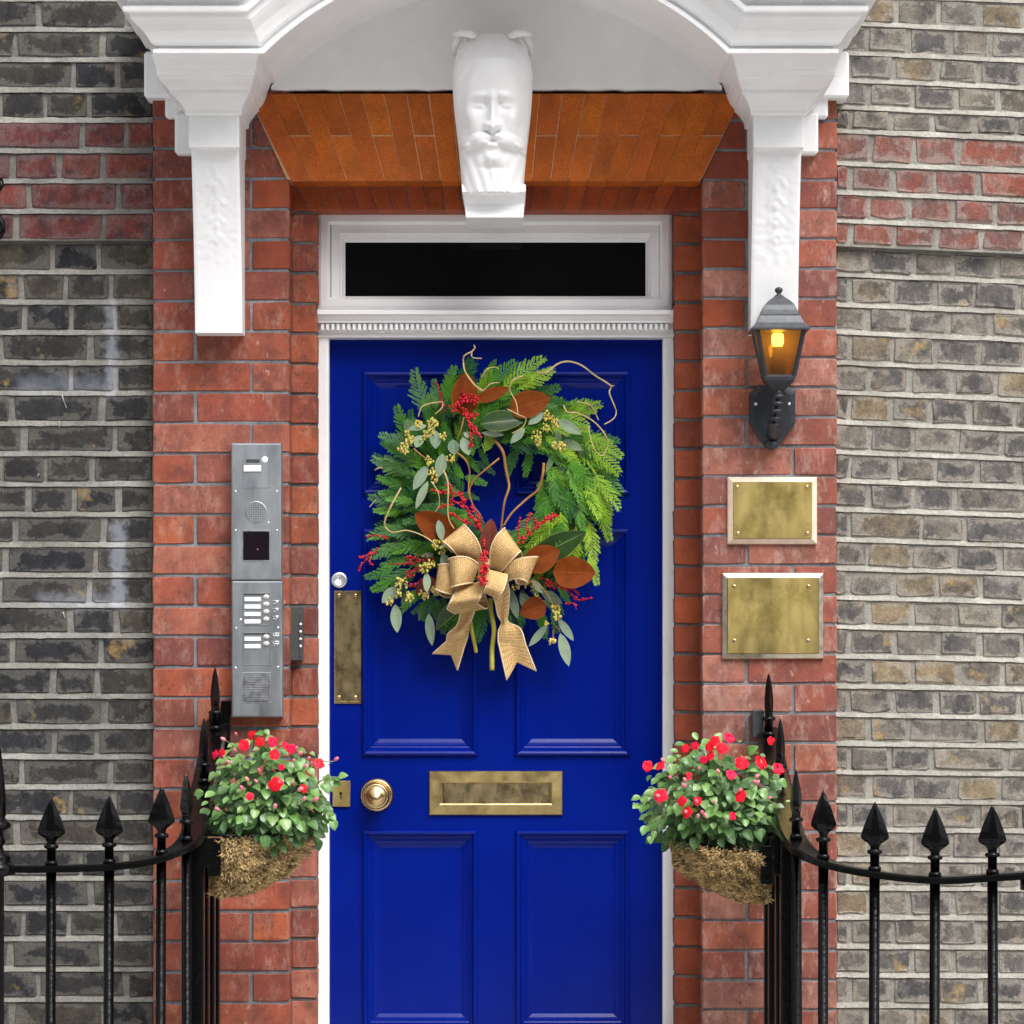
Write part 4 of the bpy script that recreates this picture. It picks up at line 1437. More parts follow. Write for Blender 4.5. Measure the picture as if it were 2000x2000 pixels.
yl = -.75
rl = railing('black spear topped iron railing left of the steps, curving up to the wall',
        [(-1.75, yl, 1.13), (-1.45, yl, 1.108), (-1.134, yl, 1.102), (-1.052, yl, 1.102), (-.92, yl, 1.106), (-.83, yl + .004, 1.118), (-.772, yl + .03, 1.140), (-.742, yl + .085, 1.165), (-.737, -.56, 1.205), (-.737, -.4, 1.268), (-.737, -.2, 1.345), (-.737, -.005, 1.42)],
        [(-1.6, yl), (-1.47, yl), (-1.34, yl), (-1.052, yl), (-.92, yl), (-.797, yl), (-.745, -.69), (-.737, -.38), (-.737, -.07)])
yr = -.90
rr = railing('black spear topped iron railing right of the steps, curving up to the wall',
        [(1.75, yr, 1.13), (1.4, yr, 1.112), (1.2, yr, 1.10), (1.0757, yr, 1.092), (.947, yr, 1.086), (.812, yr, 1.099), (.715, yr + .018, 1.119), (.664, yr + .065, 1.145), (.643, yr + .14, 1.172), (.638, -.66, 1.205), (.638, -.4, 1.28), (.638, -.2, 1.34), (.638, -.005, 1.40)],
        [(1.6, yr), (1.47, yr), (1.34, yr), (1.0757, yr), (.947, yr), (.812, yr), (.699, yr + .025), (.648, yr + .12), (.638, -.42), (.638, -.07)])
# square newels under the turn of each rail
for (rt, nx_, ny_, ztop) in ((rl, -.737, -.58, 1.193), (rl, -.737, -.45, 1.243), (rl, -.737, -.29, 1.305), (rl, -.737, -.16, 1.352), (rr, .638, -.66, 1.20), (rr, .638, -.52, 1.238), (rr, .638, -.30, 1.305), (rr, .638, -.16, 1.345)):
    m = MB(); m.cbox(nx_ - .019, nx_ + .019, ny_ - .019, ny_ + .019, .4, ztop, .003); m.build('newel', M['black'], rt)
# wall brackets
m = MB(); m.cbox(-.727, -.704, -.03, .006, W(0, 1472).z, W(0, 1368).z, .003); m.cbox(-.757, -.727, -.02, .006, 1.395, 1.445, .004); m.build('wall_bracket', M['black'], rl)
m = MB(); m.cbox(.60, .628, -.05, .006, W(0, 1440).z, W(0, 1386).z, .003); m.build('wall_bracket', M['lantern_top'], rr)
# urn topped standard at the left edge
m = MB()
o = Vector((W(-9, 0, yl).x, yl, 0))
zz = lambda py: W(0, py, yl).z
pf = [(.020, .2), (.020, zz(1712)), (.046, zz(1708)), (.046, zz(1692)), (.040, zz(1686)), (.034, zz(1681)), (.036, zz(1676)), (.030, zz(1668)), (.019, zz(1660)), (.017, zz(1652)), (.024, zz(1645)), (.020, zz(1636)), (.017, zz(1628)), (.022, zz(1622)), (.035, zz(1616)), (.036, zz(1609)), (.028, zz(1603)), (.022, zz(1597)), (.025, zz(1590)), (.0245, zz(1560)), (.019, zz(1510)), (.013, zz(1465)), (.005, zz(1432)), (.0, zz(1425))]
m.lathe(pf, o, 'Z', 20)
m.build('standard', M['black'], rl)
# end block at the right edge
m = MB(); P = W(2022, 1722, yr); m.lathe([(.018, .2), (.018, P.z - .02), (.034, P.z - .018), (.034, P.z + .012), (.026, P.z + .02), (.018, P.z + .04), (.022, P.z + .06), (.012, P.z + .2), (0, P.z + .25)], (P.x, P.y, 0), 'Z', 16)
m.build('standard', M['black'], rr)
# small iron hook on the far left wall
hk = thing('wall_hook', 'black iron hook cut off at the left edge by the red band', 'hook', W(-6, 460, 0))
m = MB(); m.tube([W(-14, 470, .04), W(-12, 466, -.04), W(0, 462, -.05), W(5, 452, -.05), W(4, 436, -.05), W(-4, 420, -.045), W(-10, 400, -.04), W(-4, 372, -.045), W(3, 362, -.045), W(1, 352, -.04), W(-8, 350, .04)], sp(5.5), 8); m.build('hook_bar', M['black'], hk)

# unseen terrace added opposite to close the low sky and shape the gloss reflections
m = MB(); m.cbox(-45, 45, -23, -20, 0, 10.5); tag(m.build('opposite_houses', simple('opposite_brick', (.33, .31, .29), .9, 0, .2, .2, 1)), kind='structure')
# ------------------------------------------------------------------ pavement and steps
m = MB(); m.cbox(-60, 60, -60, .04, -.1, 0.0); tag(m.build('pavement', M['stone']), kind='structure')
m = MB(); m.cbox(-60, 60, -17, -5.5, -.09, .004); tag(m.build('road', simple('asphalt', (.09, .09, .092), .9, 0, .3, .2, 5, .4, 80, .004)), kind='structure')
m = MB(); m.cbox(-.80, .72, -.66, YF + .06, .003, .4, .008); m.cbox(-.80, .72, -1.02, -.664, .003, .2, .008); tag(m.build('front_steps', M['step']), kind='structure')
for (a, b, y) in ((-2.0, -.804, yl), (.724, 2.0, yr)):
    m = MB(); m.cbox(a, b, y - .09, y + .09, .003, .2, .006); tag(m.build('railing_plinth', M['step']), kind='structure')

# ------------------------------------------------------------------ flower baskets
def leaf_grid(L, wd, fold=.15, curl=.25, nx=4, ny=7, a=1.0, b=.8, wave=0.0, r=None):
    """leaf along +Y, normal +Z, base at origin"""
    rows = []
    for i in range(ny + 1):
        s = i / ny
        w = wd * max(.02, math.sin(math.pi * min(.999, max(.0, s ** a))) ** b)
        if i == ny: w = wd * .02
        row = []
        for j in range(nx + 1):
            u = j / nx * 2 - 1
            z = fold * w * abs(u) - curl * L * s * s + wave * math.sin(s * 9 + u * 2) * w
            row.append(Vector((u * w, L * s, z)))
        rows.append(row)
    return rows

def mesh_leaf(name, mat, L, wd, **kw):
    m = MB(); m.strip(leaf_grid(L, wd, **kw)); return m.mesh(name, mat)

def frame(dirv, nrm):
    y = Vector(dirv).normalized()
    z = Vector(nrm) - y * Vector(nrm).dot(y)
    z = z.normalized() if z.length > 1e-5 else y.orthogonal()
    x = y.cross(z)
    return Matrix((x, y, z)).transposed().to_4x4()

def place(mesh, name, pos, dirv, nrm, root, scale=1.0):
    o = bpy.data.objects.new(name, mesh)
    o.matrix_basis = Matrix.Translation(Vector(pos)) @ frame(dirv, nrm) @ Matrix.Scale(scale, 4)
    link(o, root)
    o.matrix_basis = Matrix.Translation(Vector(pos)) @ frame(dirv, nrm) @ Matrix.Scale(scale, 4)
    return o

LEAF = [mesh_leaf('leaf', M['imp_leaf'], .029, .0098 + .0014 * k, fold=.25, curl=.15 + .12 * k, a=.85, b=.75, wave=.06) for k in range(4)]
LEAFL = [mesh_leaf('leaf', M['imp_leaf_low'], .032, .0105 + .001 * k, fold=.25, curl=.2 + .1 * k, a=.85, b=.75, wave=.06) for k in range(3)]
def flower_mesh(seed):
    r = random.Random(seed)
    m = MB()
    for k in range(5):
        a = 2 * math.pi * k / 5 + r.uniform(-.15, .15)
        g = leaf_grid(.021 * r.uniform(.9, 1.1), .0110, fold=-.12, curl=r.uniform(.05, .45), a=1.35, b=.7, nx=4, ny=5, wave=.12)
        ca, sa = math.cos(a), math.sin(a)
        tilt = r.uniform(.1, .45)
        rows = [[Vector((p.x * ca - p.y * sa, p.x * sa + p.y * ca, p.z + p.y * tilt + .0012 * k)) for p in row] for row in g]
        m.strip(rows)
    m.ball((0, 0, .002), .002, 6, 4, 1)
    return m.mesh('flower', [M['petal'], M['petal_pink']])
FLOWER = [flower_mesh(k) for k in range(4)]
def bud_mesh():
    m = MB(); m.ball((0, .008, 0), .006, 7, 5, sy=1.7); m.tube([(0, -.03, -.006), (0, -.01, 0), (0, .002, 0)], .0011, 5, 1)
    return m.mesh('bud', [M['petal_pink'], M['imp_stem']])
BUD = bud_mesh()

def basket(left):
    r = random.Random(3 if left else 9)
    if left:
        root = thing('flower_basket', 'coir lined half basket hung on the left railing', 'flower basket', W(500, 1740, -.47), 'coir baskets hung inside the railings')
        x0, sgn, yc = -.708, 1, -.47
        rimpy, wdt = 1630, .213
    else:
        root = thing('flower_basket', 'coir lined half basket hung on the right railing', 'flower basket', W(1420, 1750, -.5), 'coir baskets hung inside the railings')
        x0, sgn, yc = .606, -1, -.5
        rimpy, wdt = 1645, .218
    zr = W(0, rimpy, yc).z
    dep = W(0, rimpy, yc).z - W(0, 1742 if left else 1752, yc).z
    # profile: reaches out at the rim, tucks back under to the railing
    def surf(t, phi):
        """t 0 rim..1 bottom, phi -90..90"""
        out = max(max(0, 1 - t * t) ** (.5 if left else .58), .05)
        X = x0 + sgn * wdt * out * max(0, math.cos(phi)) ** .8
        Y = yc + .125 * (1 - .55 * t * t) * math.sin(phi)
        Z = zr - dep * (t if left else t) - (0 if left else .020 * (1 - t) * (1 - math.cos(phi)))
        return Vector((X, Y, Z))
    rows = []
    nt, nphi = 26, 40
    for i in range(nt + 1):
        t = i / nt
        row = []
        for j in range(nphi + 1):
            phi = -math.pi / 2 + math.pi * j / nphi
            p = surf(t, phi)
            n_ = Vector((sgn * math.cos(phi), math.sin(phi), -.4 * t)).normalized()
            p += n_ * (.022 * mnoise.noise(p * 20) + .009 * mnoise.noise(p * 60))
            row.append(p)
        rows.append(row)
    m = MB(); m.strip(rows)
    # rolled rim and flat back
    m.strip([[p, Vector((p.x * .9 + x0 * .1, p.y * .9 + yc * .1, p.z + .006)), Vector((p.x * .8 + x0 * .2, p.y * .8 + yc * .2, p.z - .02))] for p in rows[0]])
    m.strip([[rows[i][0], Vector((x0, yc, rows[i][0].z)), rows[i][-1]] for i in range(nt + 1)])
    m.build('liner', M['coir_dark'], root)
    # coarse fibres
    m = MB()
    for k in range(9000):
        t, phi = r.random() ** .9, r.uniform(-1.5, 1.0)
        p = surf(t, phi)
        n_ = Vector((sgn * math.cos(phi), math.sin(phi), -.4 * t)).normalized()
        p += n_ * (.022 * mnoise.noise(p * 20) + .009 * mnoise.noise(p * 60) + .003)
        tg = Vector((r.uniform(-1, 1), r.uniform(-1, 1), r.uniform(-1.3, .6)))
        tg = (tg - n_ * tg.dot(n_)).normalized()
        L = r.uniform(.006, .02)
        w = n_.cross(tg) * r.uniform(.0006, .0016)
        lift = n_ * r.uniform(.003, .018)
        a, b, c = p - n_ * .001, p + tg * L * .5 + lift, p + tg * L + lift * r.uniform(-.2, .9)
        m.add([a - w, a + w, b - w, b + w, c], [(0, 1, 3, 2), (2, 3, 4)])
    tag(m.build('coir_fibre', M['coir'], root), kind='stuff')
    # iron frame: rim hoop, back bar and straps
    m = MB(); m.tube([surf(0, -math.pi / 2 + math.pi * k / 24) + Vector((0, 0, .004)) for k in range(25)], .004, 6); m.build('rim_hoop', M['black'], root)
    for ph in (-.95, -.45, .1, .7):
        m = MB(); m.tube([surf(k / 14, ph) + Vector((sgn * .002, -.002, 0)) for k in range(15)], .0022, 5); m.build('basket_wire', M['black'], root)
    m = MB(); m.cbox(min(x0 - sgn * .018, x0 + sgn * .008), max(x0 - sgn * .018, x0 + sgn * .008), yc + .1, yc + .13, zr - .07, zr + .02, .003); m.build('hanger', M['black'], root)
    m = MB(); m.cbox(min(x0 - sgn * .018, x0 + sgn * .008), max(x0 - sgn * .018, x0 + sgn * .008), yc - .13, yc - .10, zr - .07, zr + .02, .003)
    m.cbox(min(x0, x0 + sgn * .03), max(x0, x0 + sgn * .03), yc - .136, yc - .124, zr - .09, zr + .0, .002)
    m.build('hanger', M['black'], root)

    # the plant
    cxp, czp = (522, 1540) if left else (1395, 1545)
    pl_ = thing('flowering_plant', 'mound of small green leaves and red blooms filling the left basket' if left else 'mound of small green leaves and red blooms filling the right basket', 'plant', W(cxp, rimpy, yc), 'red flowering plants in the railing baskets')
    cen = W(cxp, 1590, yc)
    ax_, az_up, ay_ = sp(128 if left else 142, yc), sp(150 if left else 142, yc), .15
    leaves = []
    cnt = 0
    tries = 0
    fl_px = [(420, 1475), (492, 1437), (476, 1456), (531, 1450), (556, 1457), (536, 1474), (549, 1499), (538, 1533), (592, 1541), (488, 1556), (623, 1492), (508, 1449), (568, 1463), (433, 1472)] if left else \
            [(1339, 1462), (1388, 1477), (1374, 1484), (1397, 1446), (1424, 1442), (1390, 1455), (1448, 1491), (1486, 1490), (1505, 1447), (1520, 1502), (1345, 1516), (1289, 1497), (1264, 1497), (1290, 1555), (1332, 1566), (1342, 1588), (1428, 1514), (1431, 1594), (1447, 1555), (1362, 1565), (1357, 1457), (1410, 1462)]
    bud_px = [(462, 1437), (440, 1446), (653, 1485), (612, 1564), (583, 1475), (577, 1466), (450, 1490), (572, 1488)] if left else [(1500, 1560), (1475, 1520), (1395, 1570), (1312, 1520), (1470, 1528), (1380, 1597)]
    def shell(v):
        """direction -> point on mound"""
        up = v.z > 0
        sx_ = ax_ * (1 if True else 1)
        return cen + Vector((v.x * sx_, v.y * ay_, v.z * (az_up if up else sp(78, yc))))
    for k in range(290):
        for _ in range(60):
            v = Vector((r.gauss(0, 1), r.gauss(-.75, 1), r.gauss(.15, 1))).normalized()
            if v.y > .45: continue
            p = shell(v) * 1.0
            p = cen + (p - cen) * r.uniform(.76, 1.1)
            if all((p - q).length > .0125 for q in leaves): break
        leaves.append(p)
        d = Vector((v.x * .9 + r.uniform(-.5, .5), v.y * .5 - .25, v.z * .4 - .45 + r.uniform(-.35, .3)))
        nrm = Vector((v.x * .5 + r.uniform(-.45, .45), -1.0, .75 + v.z * .6 + r.uniform(-.4, .4)))
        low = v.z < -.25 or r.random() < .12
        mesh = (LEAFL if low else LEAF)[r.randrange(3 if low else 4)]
        sc = r.uniform(.5, 1.1)
        o = place(mesh, 'leaf', p - d.normalized() * .014, d, nrm, pl_, sc)
    # trailing shoots that stick out of the mound
    tr = [((620, 1530), (660, 1518)), ((625, 1560), (648, 1600)), ((610, 1500), (652, 1487))] if left else [((1300, 1560), (1246, 1572)), ((1310, 1590), (1262, 1612)), ((1300, 1540), (1252, 1556)), ((1310, 1570), (1272, 1632)), ((1490, 1560), (1538, 1592))]
    for i, (pa, pb) in enumerate(tr):
        A, B = W(pa[0], pa[1], yc - .08), W(pb[0], pb[1], yc - .10)
        mid = (A + B) / 2 + Vector((0, -.01, .008))
        m = MB(); m.tube([A, mid, B], [.0018, .0014, .001], 5); m.build('stem', M['imp_stem'], pl_)
        if not (left and i == 2):
            for q in range(5):
                pos = A.lerp(B, .3 + .18 * q)
                place(LEAF[r.randrange(4)], 'leaf', pos, (B - A).normalized() + Vector((r.uniform(-.9, .9), -.3, r.uniform(-1.1, .5))), (r.uniform(-.4, .4), -1, .8), pl_, r.uniform(.55, .9))
    # dense inner foliage so the mound has no holes
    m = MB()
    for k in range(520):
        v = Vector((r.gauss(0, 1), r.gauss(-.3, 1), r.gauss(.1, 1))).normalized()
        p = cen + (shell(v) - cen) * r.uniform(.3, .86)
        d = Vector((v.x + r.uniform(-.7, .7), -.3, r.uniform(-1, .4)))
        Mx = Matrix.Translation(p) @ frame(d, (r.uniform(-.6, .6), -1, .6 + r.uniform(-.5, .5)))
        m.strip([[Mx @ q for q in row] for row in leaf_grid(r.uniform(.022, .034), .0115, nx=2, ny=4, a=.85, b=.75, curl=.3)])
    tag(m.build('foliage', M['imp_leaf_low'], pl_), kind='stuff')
    for (px, py) in fl_px:
        dx = (px - cxp) / 140
        bulge = .15 * math.sqrt(max(.05, 1 - min(1, dx * dx * .9) - min(.6, max(0, (1540 - py) / 130) ** 2 * .6)))
        pos = W(px, py, yc - bulge - .012)
        nrm = Vector((dx * .9 + r.uniform(-.9, .9), -1, .5 + (1540 - py) / 120 + r.uniform(-.5, .9)))
        place(FLOWER[r.randrange(4)], 'flower', pos, (r.uniform(-1, 1), .1, 1), nrm, pl_, r.uniform(.45, .9))
    bud_px = bud_px + [(cxp + r.uniform(-105, 105), czp + r.uniform(-70, 60)) for _ in range(14)]
    for (px, py) in bud_px:
        dx = (px - cxp) / 140
        pos = W(px, py, yc - .15 * math.sqrt(max(.1, 1 - dx * dx - ((py - 1560) / 150) ** 2)) - .012)
        place(BUD, 'bud', pos, (dx + r.uniform(-.3, .3), -.4, .5), (0, -1, .2), pl_, r.uniform(.6, .95))
basket(True)
basket(False)

# ------------------------------------------------------------------ the wreath
WR = thing('wreath', 'cedar and magnolia wreath with burlap bow hanging on the blue door', 'wreath', W(968, 1328, YD))
def P3(px, py, dep): return W(px, py, YD - dep)
CX, CY = 985, 957
def ringp(a, t):
    c, s_ = math.cos(a), math.sin(a)
    ix, iy = 992 + 74 * c, 950 + 74 * s_
    ox, oy = 966 + 236 * c, 948 + 232 * s_
    return ix + (ox - ix) * t, iy + (oy - iy) * t
def spray_mesh(mat, seed, L=.10):
    r = random.Random(seed)
    m = MB()
    def needle(a, d, l, w, z=Vector((0, 0, 1))):
        s_ = d.cross(z).normalized() * w
        mid = a + d * l * .45
        m.add([a - s_ * .5, a + s_ * .5, mid + s_, a + d * l, mid - s_], [(0, 1, 2, 4), (4, 2, 3)])
    def droop(t): return -.25 * L * t * t
    n = 12
    side0 = r.uniform(-.25, .25)
    def ax(t): return Vector((side0 * L * .5 * t * t, L * t, droop(t)))
    for i in range(n * 2):
        t0, t1 = i / (n * 2), (i + 1) / (n * 2)
        a, b = ax(t0), ax(t1)
        needle(a, (b - a).normalized(), (b - a).length * 1.6, .0016 * (1.2 - t0))
    for i in range(n):
        t = .06 + .9 * i / n
        base = ax(t)
        for sd in (-1, 1):
            bl = L * (.31 * (1 - t) ** .8 + .04) * r.uniform(.8, 1.15) * min(1, .55 + t * 2)
            ang = math.radians(r.uniform(36, 50))
            d = Vector((math.sin(ang) * sd, math.cos(ang), r.uniform(-.25, .12))).normalized()
            k = max(4, int(bl / .0040))
            for q in range(k):
                u = q / k
                p = base + d * bl * u + Vector((0, bl * .12 * u * u, -.15 * bl * u * u))
                needle(p, d, bl / k * 1.7, .0013 * (1.15 - u * .5))
                if q > 0:
                    for s2 in (-1, 1):
                        a2 = math.radians(r.uniform(22, 33)) * s2
                        d2 = Vector((d.x * math.cos(a2) - d.y * math.sin(a2), d.x * math.sin(a2) + d.y * math.cos(a2), d.z + r.uniform(-.2, .2))).normalized()
                        needle(p, d2, (.0042 + .0034 * (1 - u)) * r.uniform(.75, 1.25) * (L / .1), .00105)
    return m.mesh('cedar_spray', mat)
SPR = {k: [spray_mesh(M[k], i + 17 * n_, .118 if i % 2 else .10) for i in range(4)] for n_, k in enumerate(('cedar_dark', 'cedar_mid', 'cedar_bright', 'cedar_blue'))}
# wreath hoop, thick and near black to paint shade between the sprays
m = MB(); m.tube([P3(CX - 5 + 148 * math.cos(a), CY + 5 + 150 * math.sin(a), .036) for a in [2 * math.pi * k / 48 for k in range(49)]], .034, 8); m.build('hoop', M['hoop_shade'], WR)
r = random.Random(21)
def spray(a, rad, dirang, dep, kind, sc, tilt=.25, name='cedar_spray', nz=None):
    px, py = ringp(a, rad)
    p = P3(px, py, dep)
    d = Vector((math.cos(dirang), -tilt, -math.sin(dirang)))
    nrm = nz or Vector((r.uniform(-.45, .45), -1, r.uniform(-.1, .6)))
    return place(SPR[kind][r.randrange(4)], name, p, d, nrm, WR, sc)
def kind_at(a, outer):
    deg = math.degrees(a) % 360      # 0 right, 90 down (px y grows down)
    if deg < 75 or deg > 285:
        return r.choices(('cedar_bright', 'cedar_mid', 'cedar_dark'), (5, 5, 1.2) if outer else (2.5, 5, 2.5))[0]
    if deg > 225: return r.choices(('cedar_mid', 'cedar_dark', 'cedar_bright', 'cedar_blue'), (4, 4, 2, 1))[0]
    if deg > 110: return r.choices(('cedar_dark', 'cedar_mid', 'cedar_blue'), (4, 5, 1.5 if outer else .5))[0]
    return r.choices(('cedar_dark', 'cedar_mid'), (4, 2))[0]
NS = 0
def dirn(a, w):
    """clockwise sweep mixed with outward"""
    deg = math.degrees(a) % 360
    tx, ty = -math.sin(a), math.cos(a)
    ox, oy = math.cos(a), math.sin(a)
    return math.atan2(oy * w + ty, ox * w + tx)
for layer, (n_, r0, r1, dep0, w0, sc0) in enumerate(((96, .46, .72, .022, 1.0, 1.0), (108, .26, .60, .055, .55, .98), (118, .02, .42, .085, .3, .85))):
    for i in range(n_):
        a = 2 * math.pi * (i + r.uniform(-.4, .4)) / n_
        deg = math.degrees(a) % 360
        w = w0
        if 110 < deg < 235: w = w0 + .9          # left side fans outward
        if 60 < deg < 110 and layer == 0: w = w0 * .6
        if deg < 75 or deg > 335: w = w0 * .4
        rad = r.uniform(r0, r1)
        outer = layer < 2 and rad > .45
        sc = sc0 * r.uniform(.72, 1.08) * (.9 if 110 < deg < 235 else 1)
        if 62 < deg < 120 and rad > .4: sc *= .55; rad *= .85
        spray(a, rad, dirn(a, w) + r.uniform(-.35, .35), dep0 + r.uniform(-.012, .016), kind_at(a, outer), sc, tilt=r.uniform(-.05, .35))
# sprays that break the outline, placed where the photograph shows them
for (px, py, ang, kind, sc) in ((835, 810, -112, 'cedar_blue', 1.05), (868, 790, -80, 'cedar_mid', 1.05), (850, 800, -92, 'cedar_blue', .8), (808, 872, 205, 'cedar_blue', .95), (800, 925, 200, 'cedar_blue', .9), (792, 985, 190, 'cedar_blue', .85), (788, 1030, 170, 'cedar_mid', .85), (785, 1060, 155, 'cedar_blue', .85), (800, 1110, 145, 'cedar_blue', .95),
                                (980, 758, -40, 'cedar_bright', 1.15), (1010, 760, -28, 'cedar_bright', 1.1), (950, 760, -50, 'cedar_mid', .9), (1140, 860, 40, 'cedar_bright', 1.1), (1150, 850, 30, 'cedar_bright', 1.05), (1165, 930, 70, 'cedar_bright', 1.0), (1170, 985, 75, 'cedar_bright', 1.0), (1150, 1020, 80, 'cedar_bright', 1.0), (1120, 1010, 95, 'cedar_mid', 1.0), (1060, 930, 88, 'cedar_mid', 1.05), (1080, 925, 80, 'cedar_bright', 1.15), (1035, 880, 100, 'cedar_mid', .7), (1010, 870, 110, 'cedar_dark', .7), (1150, 1085, 72, 'cedar_bright', .8), (1085, 1170, 85, 'cedar_mid', .75), (925, 1175, 80, 'cedar_mid', .7), (945, 1180, 95, 'cedar_mid', .85), (800, 1090, 165, 'cedar_mid', .8), (815, 1115, 150, 'cedar_dark', .8), (840, 1135, 130, 'cedar_mid', .7), (790, 1075, 175, 'cedar_dark', .8), (870, 1165, 110, 'cedar_dark', .7), (900, 1185, 100, 'cedar_mid', .75), (1000, 1185, 85, 'cedar_dark', .7), (1045, 1175, 75, 'cedar_mid', .75), (830, 1060, 170, 'cedar_mid', .8), (770, 1110, 160, 'cedar_dark', .8), (800, 1140, 140, 'cedar_dark', .7), (850, 1160, 120, 'cedar_dark', .65), (880, 1140, 110, 'cedar_dark', .6), (1020, 1150, 80, 'cedar_dark', .6), (1075, 1150, 75, 'cedar_dark', .65), (860, 1090, 160, 'cedar_dark', .7), (905, 930, 20, 'cedar_mid', .55), (900, 965, 10, 'cedar_dark', .5), (895, 995, 30, 'cedar_mid', .5), (785, 1000, 185, 'cedar_mid', .75), (788, 950, 200, 'cedar_mid', .75), (800, 895, 210, 'cedar_mid', .8), (780, 1125, 150, 'cedar_mid', .7), (815, 1150, 130, 'cedar_mid', .65), (870, 1185, 100, 'cedar_mid', .6), (840, 1170, 140, 'cedar_dark', .6), (905, 1170, 80, 'cedar_dark', .7), (1060, 1195, 90, 'cedar_mid', .6), (1020, 1195, 95, 'cedar_mid', .55), (1090, 1140, 60, 'cedar_mid', .6), (925, 1000, 60, 'cedar_dark', .5), (910, 890, 50, 'cedar_mid', .55), (935, 875, 60, 'cedar_mid', .5), (1075, 1040, 100, 'cedar_dark', .9), (1050, 1060, 110, 'cedar_mid', .6), (1110, 1080, 85, 'cedar_mid', .8), (930, 900, 30, 'cedar_dark', .6), (1062, 960, 95, 'cedar_mid', .9)):
    p = P3(px, py, .06 if 800 < px < 1120 else .045)
    an = math.radians(ang)
    place(SPR[kind][r.randrange(4)], 'cedar_spray', p, (math.cos(an), -.12, -math.sin(an)), (r.uniform(-.25, .25), -1, .2), WR, sc)

def big_leaf(name, mat, base, tip, hw_, dep, tilt=.1, fold=.2, curl=.08, a=.8, b=.62, roll=0.0, ny=12):
    A, B = P3(base[0], base[1], dep), P3(tip[0], tip[1], dep + tilt * .05)
    L = (B - A).length
    d = (B - A).normalized()
    side = Vector((-d.z, 0, d.x))
    nrm = Vector((0, -1, 0)) + side * roll
    mb = MB()
    g = leaf_grid(L, sp(hw_, YD), fold=fold, curl=curl, nx=6, ny=ny, a=a, b=b)
    Mx = Matrix.Translation(A) @ frame(d, nrm)
    mb.strip([[Mx @ q for q in row] for row in g])
    return mb.build(name, mat, WR)
ML = [('copper', (905, 812), (911, 727), 27, .115, -.25), ('copper', (932, 782), (994, 757), 13, .10, .1), ('copper', (996, 802), (1074, 776), 27, .112, .2), ('copper', (893, 1052), (810, 1004), 28, .112, .1),
      ('maroon', (952, 1085), (959, 1013), 17, .105, .1), ('copper', (1026, 1108), (1092, 1073), 27, .125, .15), ('copper', (1080, 1117), (1163, 1119), 31, .125, .0), ('copper', (1066, 1180), (1016, 1198), 22, .095, 0), ('maroon', (850, 1130), (812, 1160), 14, .07, 0),
      ('magnolia', (938, 828), (1028, 816), 22, .118, .35), ('magnolia', (1040, 1090), (1145, 1041), 27, .11, -.3), ('magnolia', (912, 1180), (853, 1231), 26, .06, .2)]
for (mk, b_, t_, hwid, dep, roll) in ML:
    big_leaf('magnolia_leaf', M[mk], b_, t_, hwid, dep, roll=roll, b=.75 if mk == 'magnolia' else .6)
EL = [((849, 840), (852, 876), 11.5, 0), ((884, 858), (888, 889), 11.5, 0), ((903, 854), (916, 889), 10.5, 0), ((865, 886), (857, 932), 11.5, 0), ((835, 909), (807, 957), 10.5, 0), ((836, 940), (811, 993), 8, 0), ((834, 831), (796, 838), 6, 0), ((822, 850), (812, 874), 9.5, 0),
      ((1062, 806), (1032, 829), 8.5, 0), ((1089, 820), (1136, 848), 10, 0), ((1100, 860), (1138, 879), 9.5, 1), ((1025, 836), (997, 866), 8, 0), ((1084, 881), (1066, 924), 6, 1), ((1089, 839), (1091, 869), 6.5, 1), ((856, 1015), (864, 1057), 8.5, 0), ((864, 1080), (879, 1125), 10.5, 0),
      ((833, 1118), (834, 1157), 8, 0), ((774, 1147), (746, 1177), 11, 0), ((772, 1180), (776, 1236), 11, 0), ((838, 1198), (842, 1261), 9.5, 0), ((791, 1155), (789, 1195), 6.5, 1), ((830, 1174), (819, 1213), 7, 1), ((853, 1170), (852, 1215), 10, 1), ((994, 1147), (1012, 1210), 9.5, 0),
      ((1017, 1158), (1041, 1198), 11.5, 0), ((1057, 1155), (1098, 1179), 10, 0), ((1039, 1131), (1060, 1158), 6.5, 0), ((1069, 1220), (1033, 1263), 8, 0), ((1090, 1208), (1121, 1251), 8, 0), ((1094, 1237), (1112, 1301), 11, 0), ((1035, 1155), (1062, 1146), 8, 1), ((905, 845), (925, 855), 6, 0), ((880, 1065), (858, 1068), 4, 0), ((848, 1082), (822, 1086), 5, 1),
      ((1060, 1172), (1095, 1195), 7, 1), ((940, 845), (985, 850), 5, 0), ((800, 845), (795, 818), 9, 1)]
for (b_, t_, hwid, dk) in EL:
    out = t_[1] > 1165
    big_leaf('eucalyptus_leaf', M['euca_dark' if dk else 'euca'], b_, t_, hwid, (.085 if dk else .118) - (.05 if out else 0), fold=r.uniform(.05, .22), curl=r.uniform(.0, .12), a=.92, b=.78, roll=r.uniform(-.35, .35), ny=9)

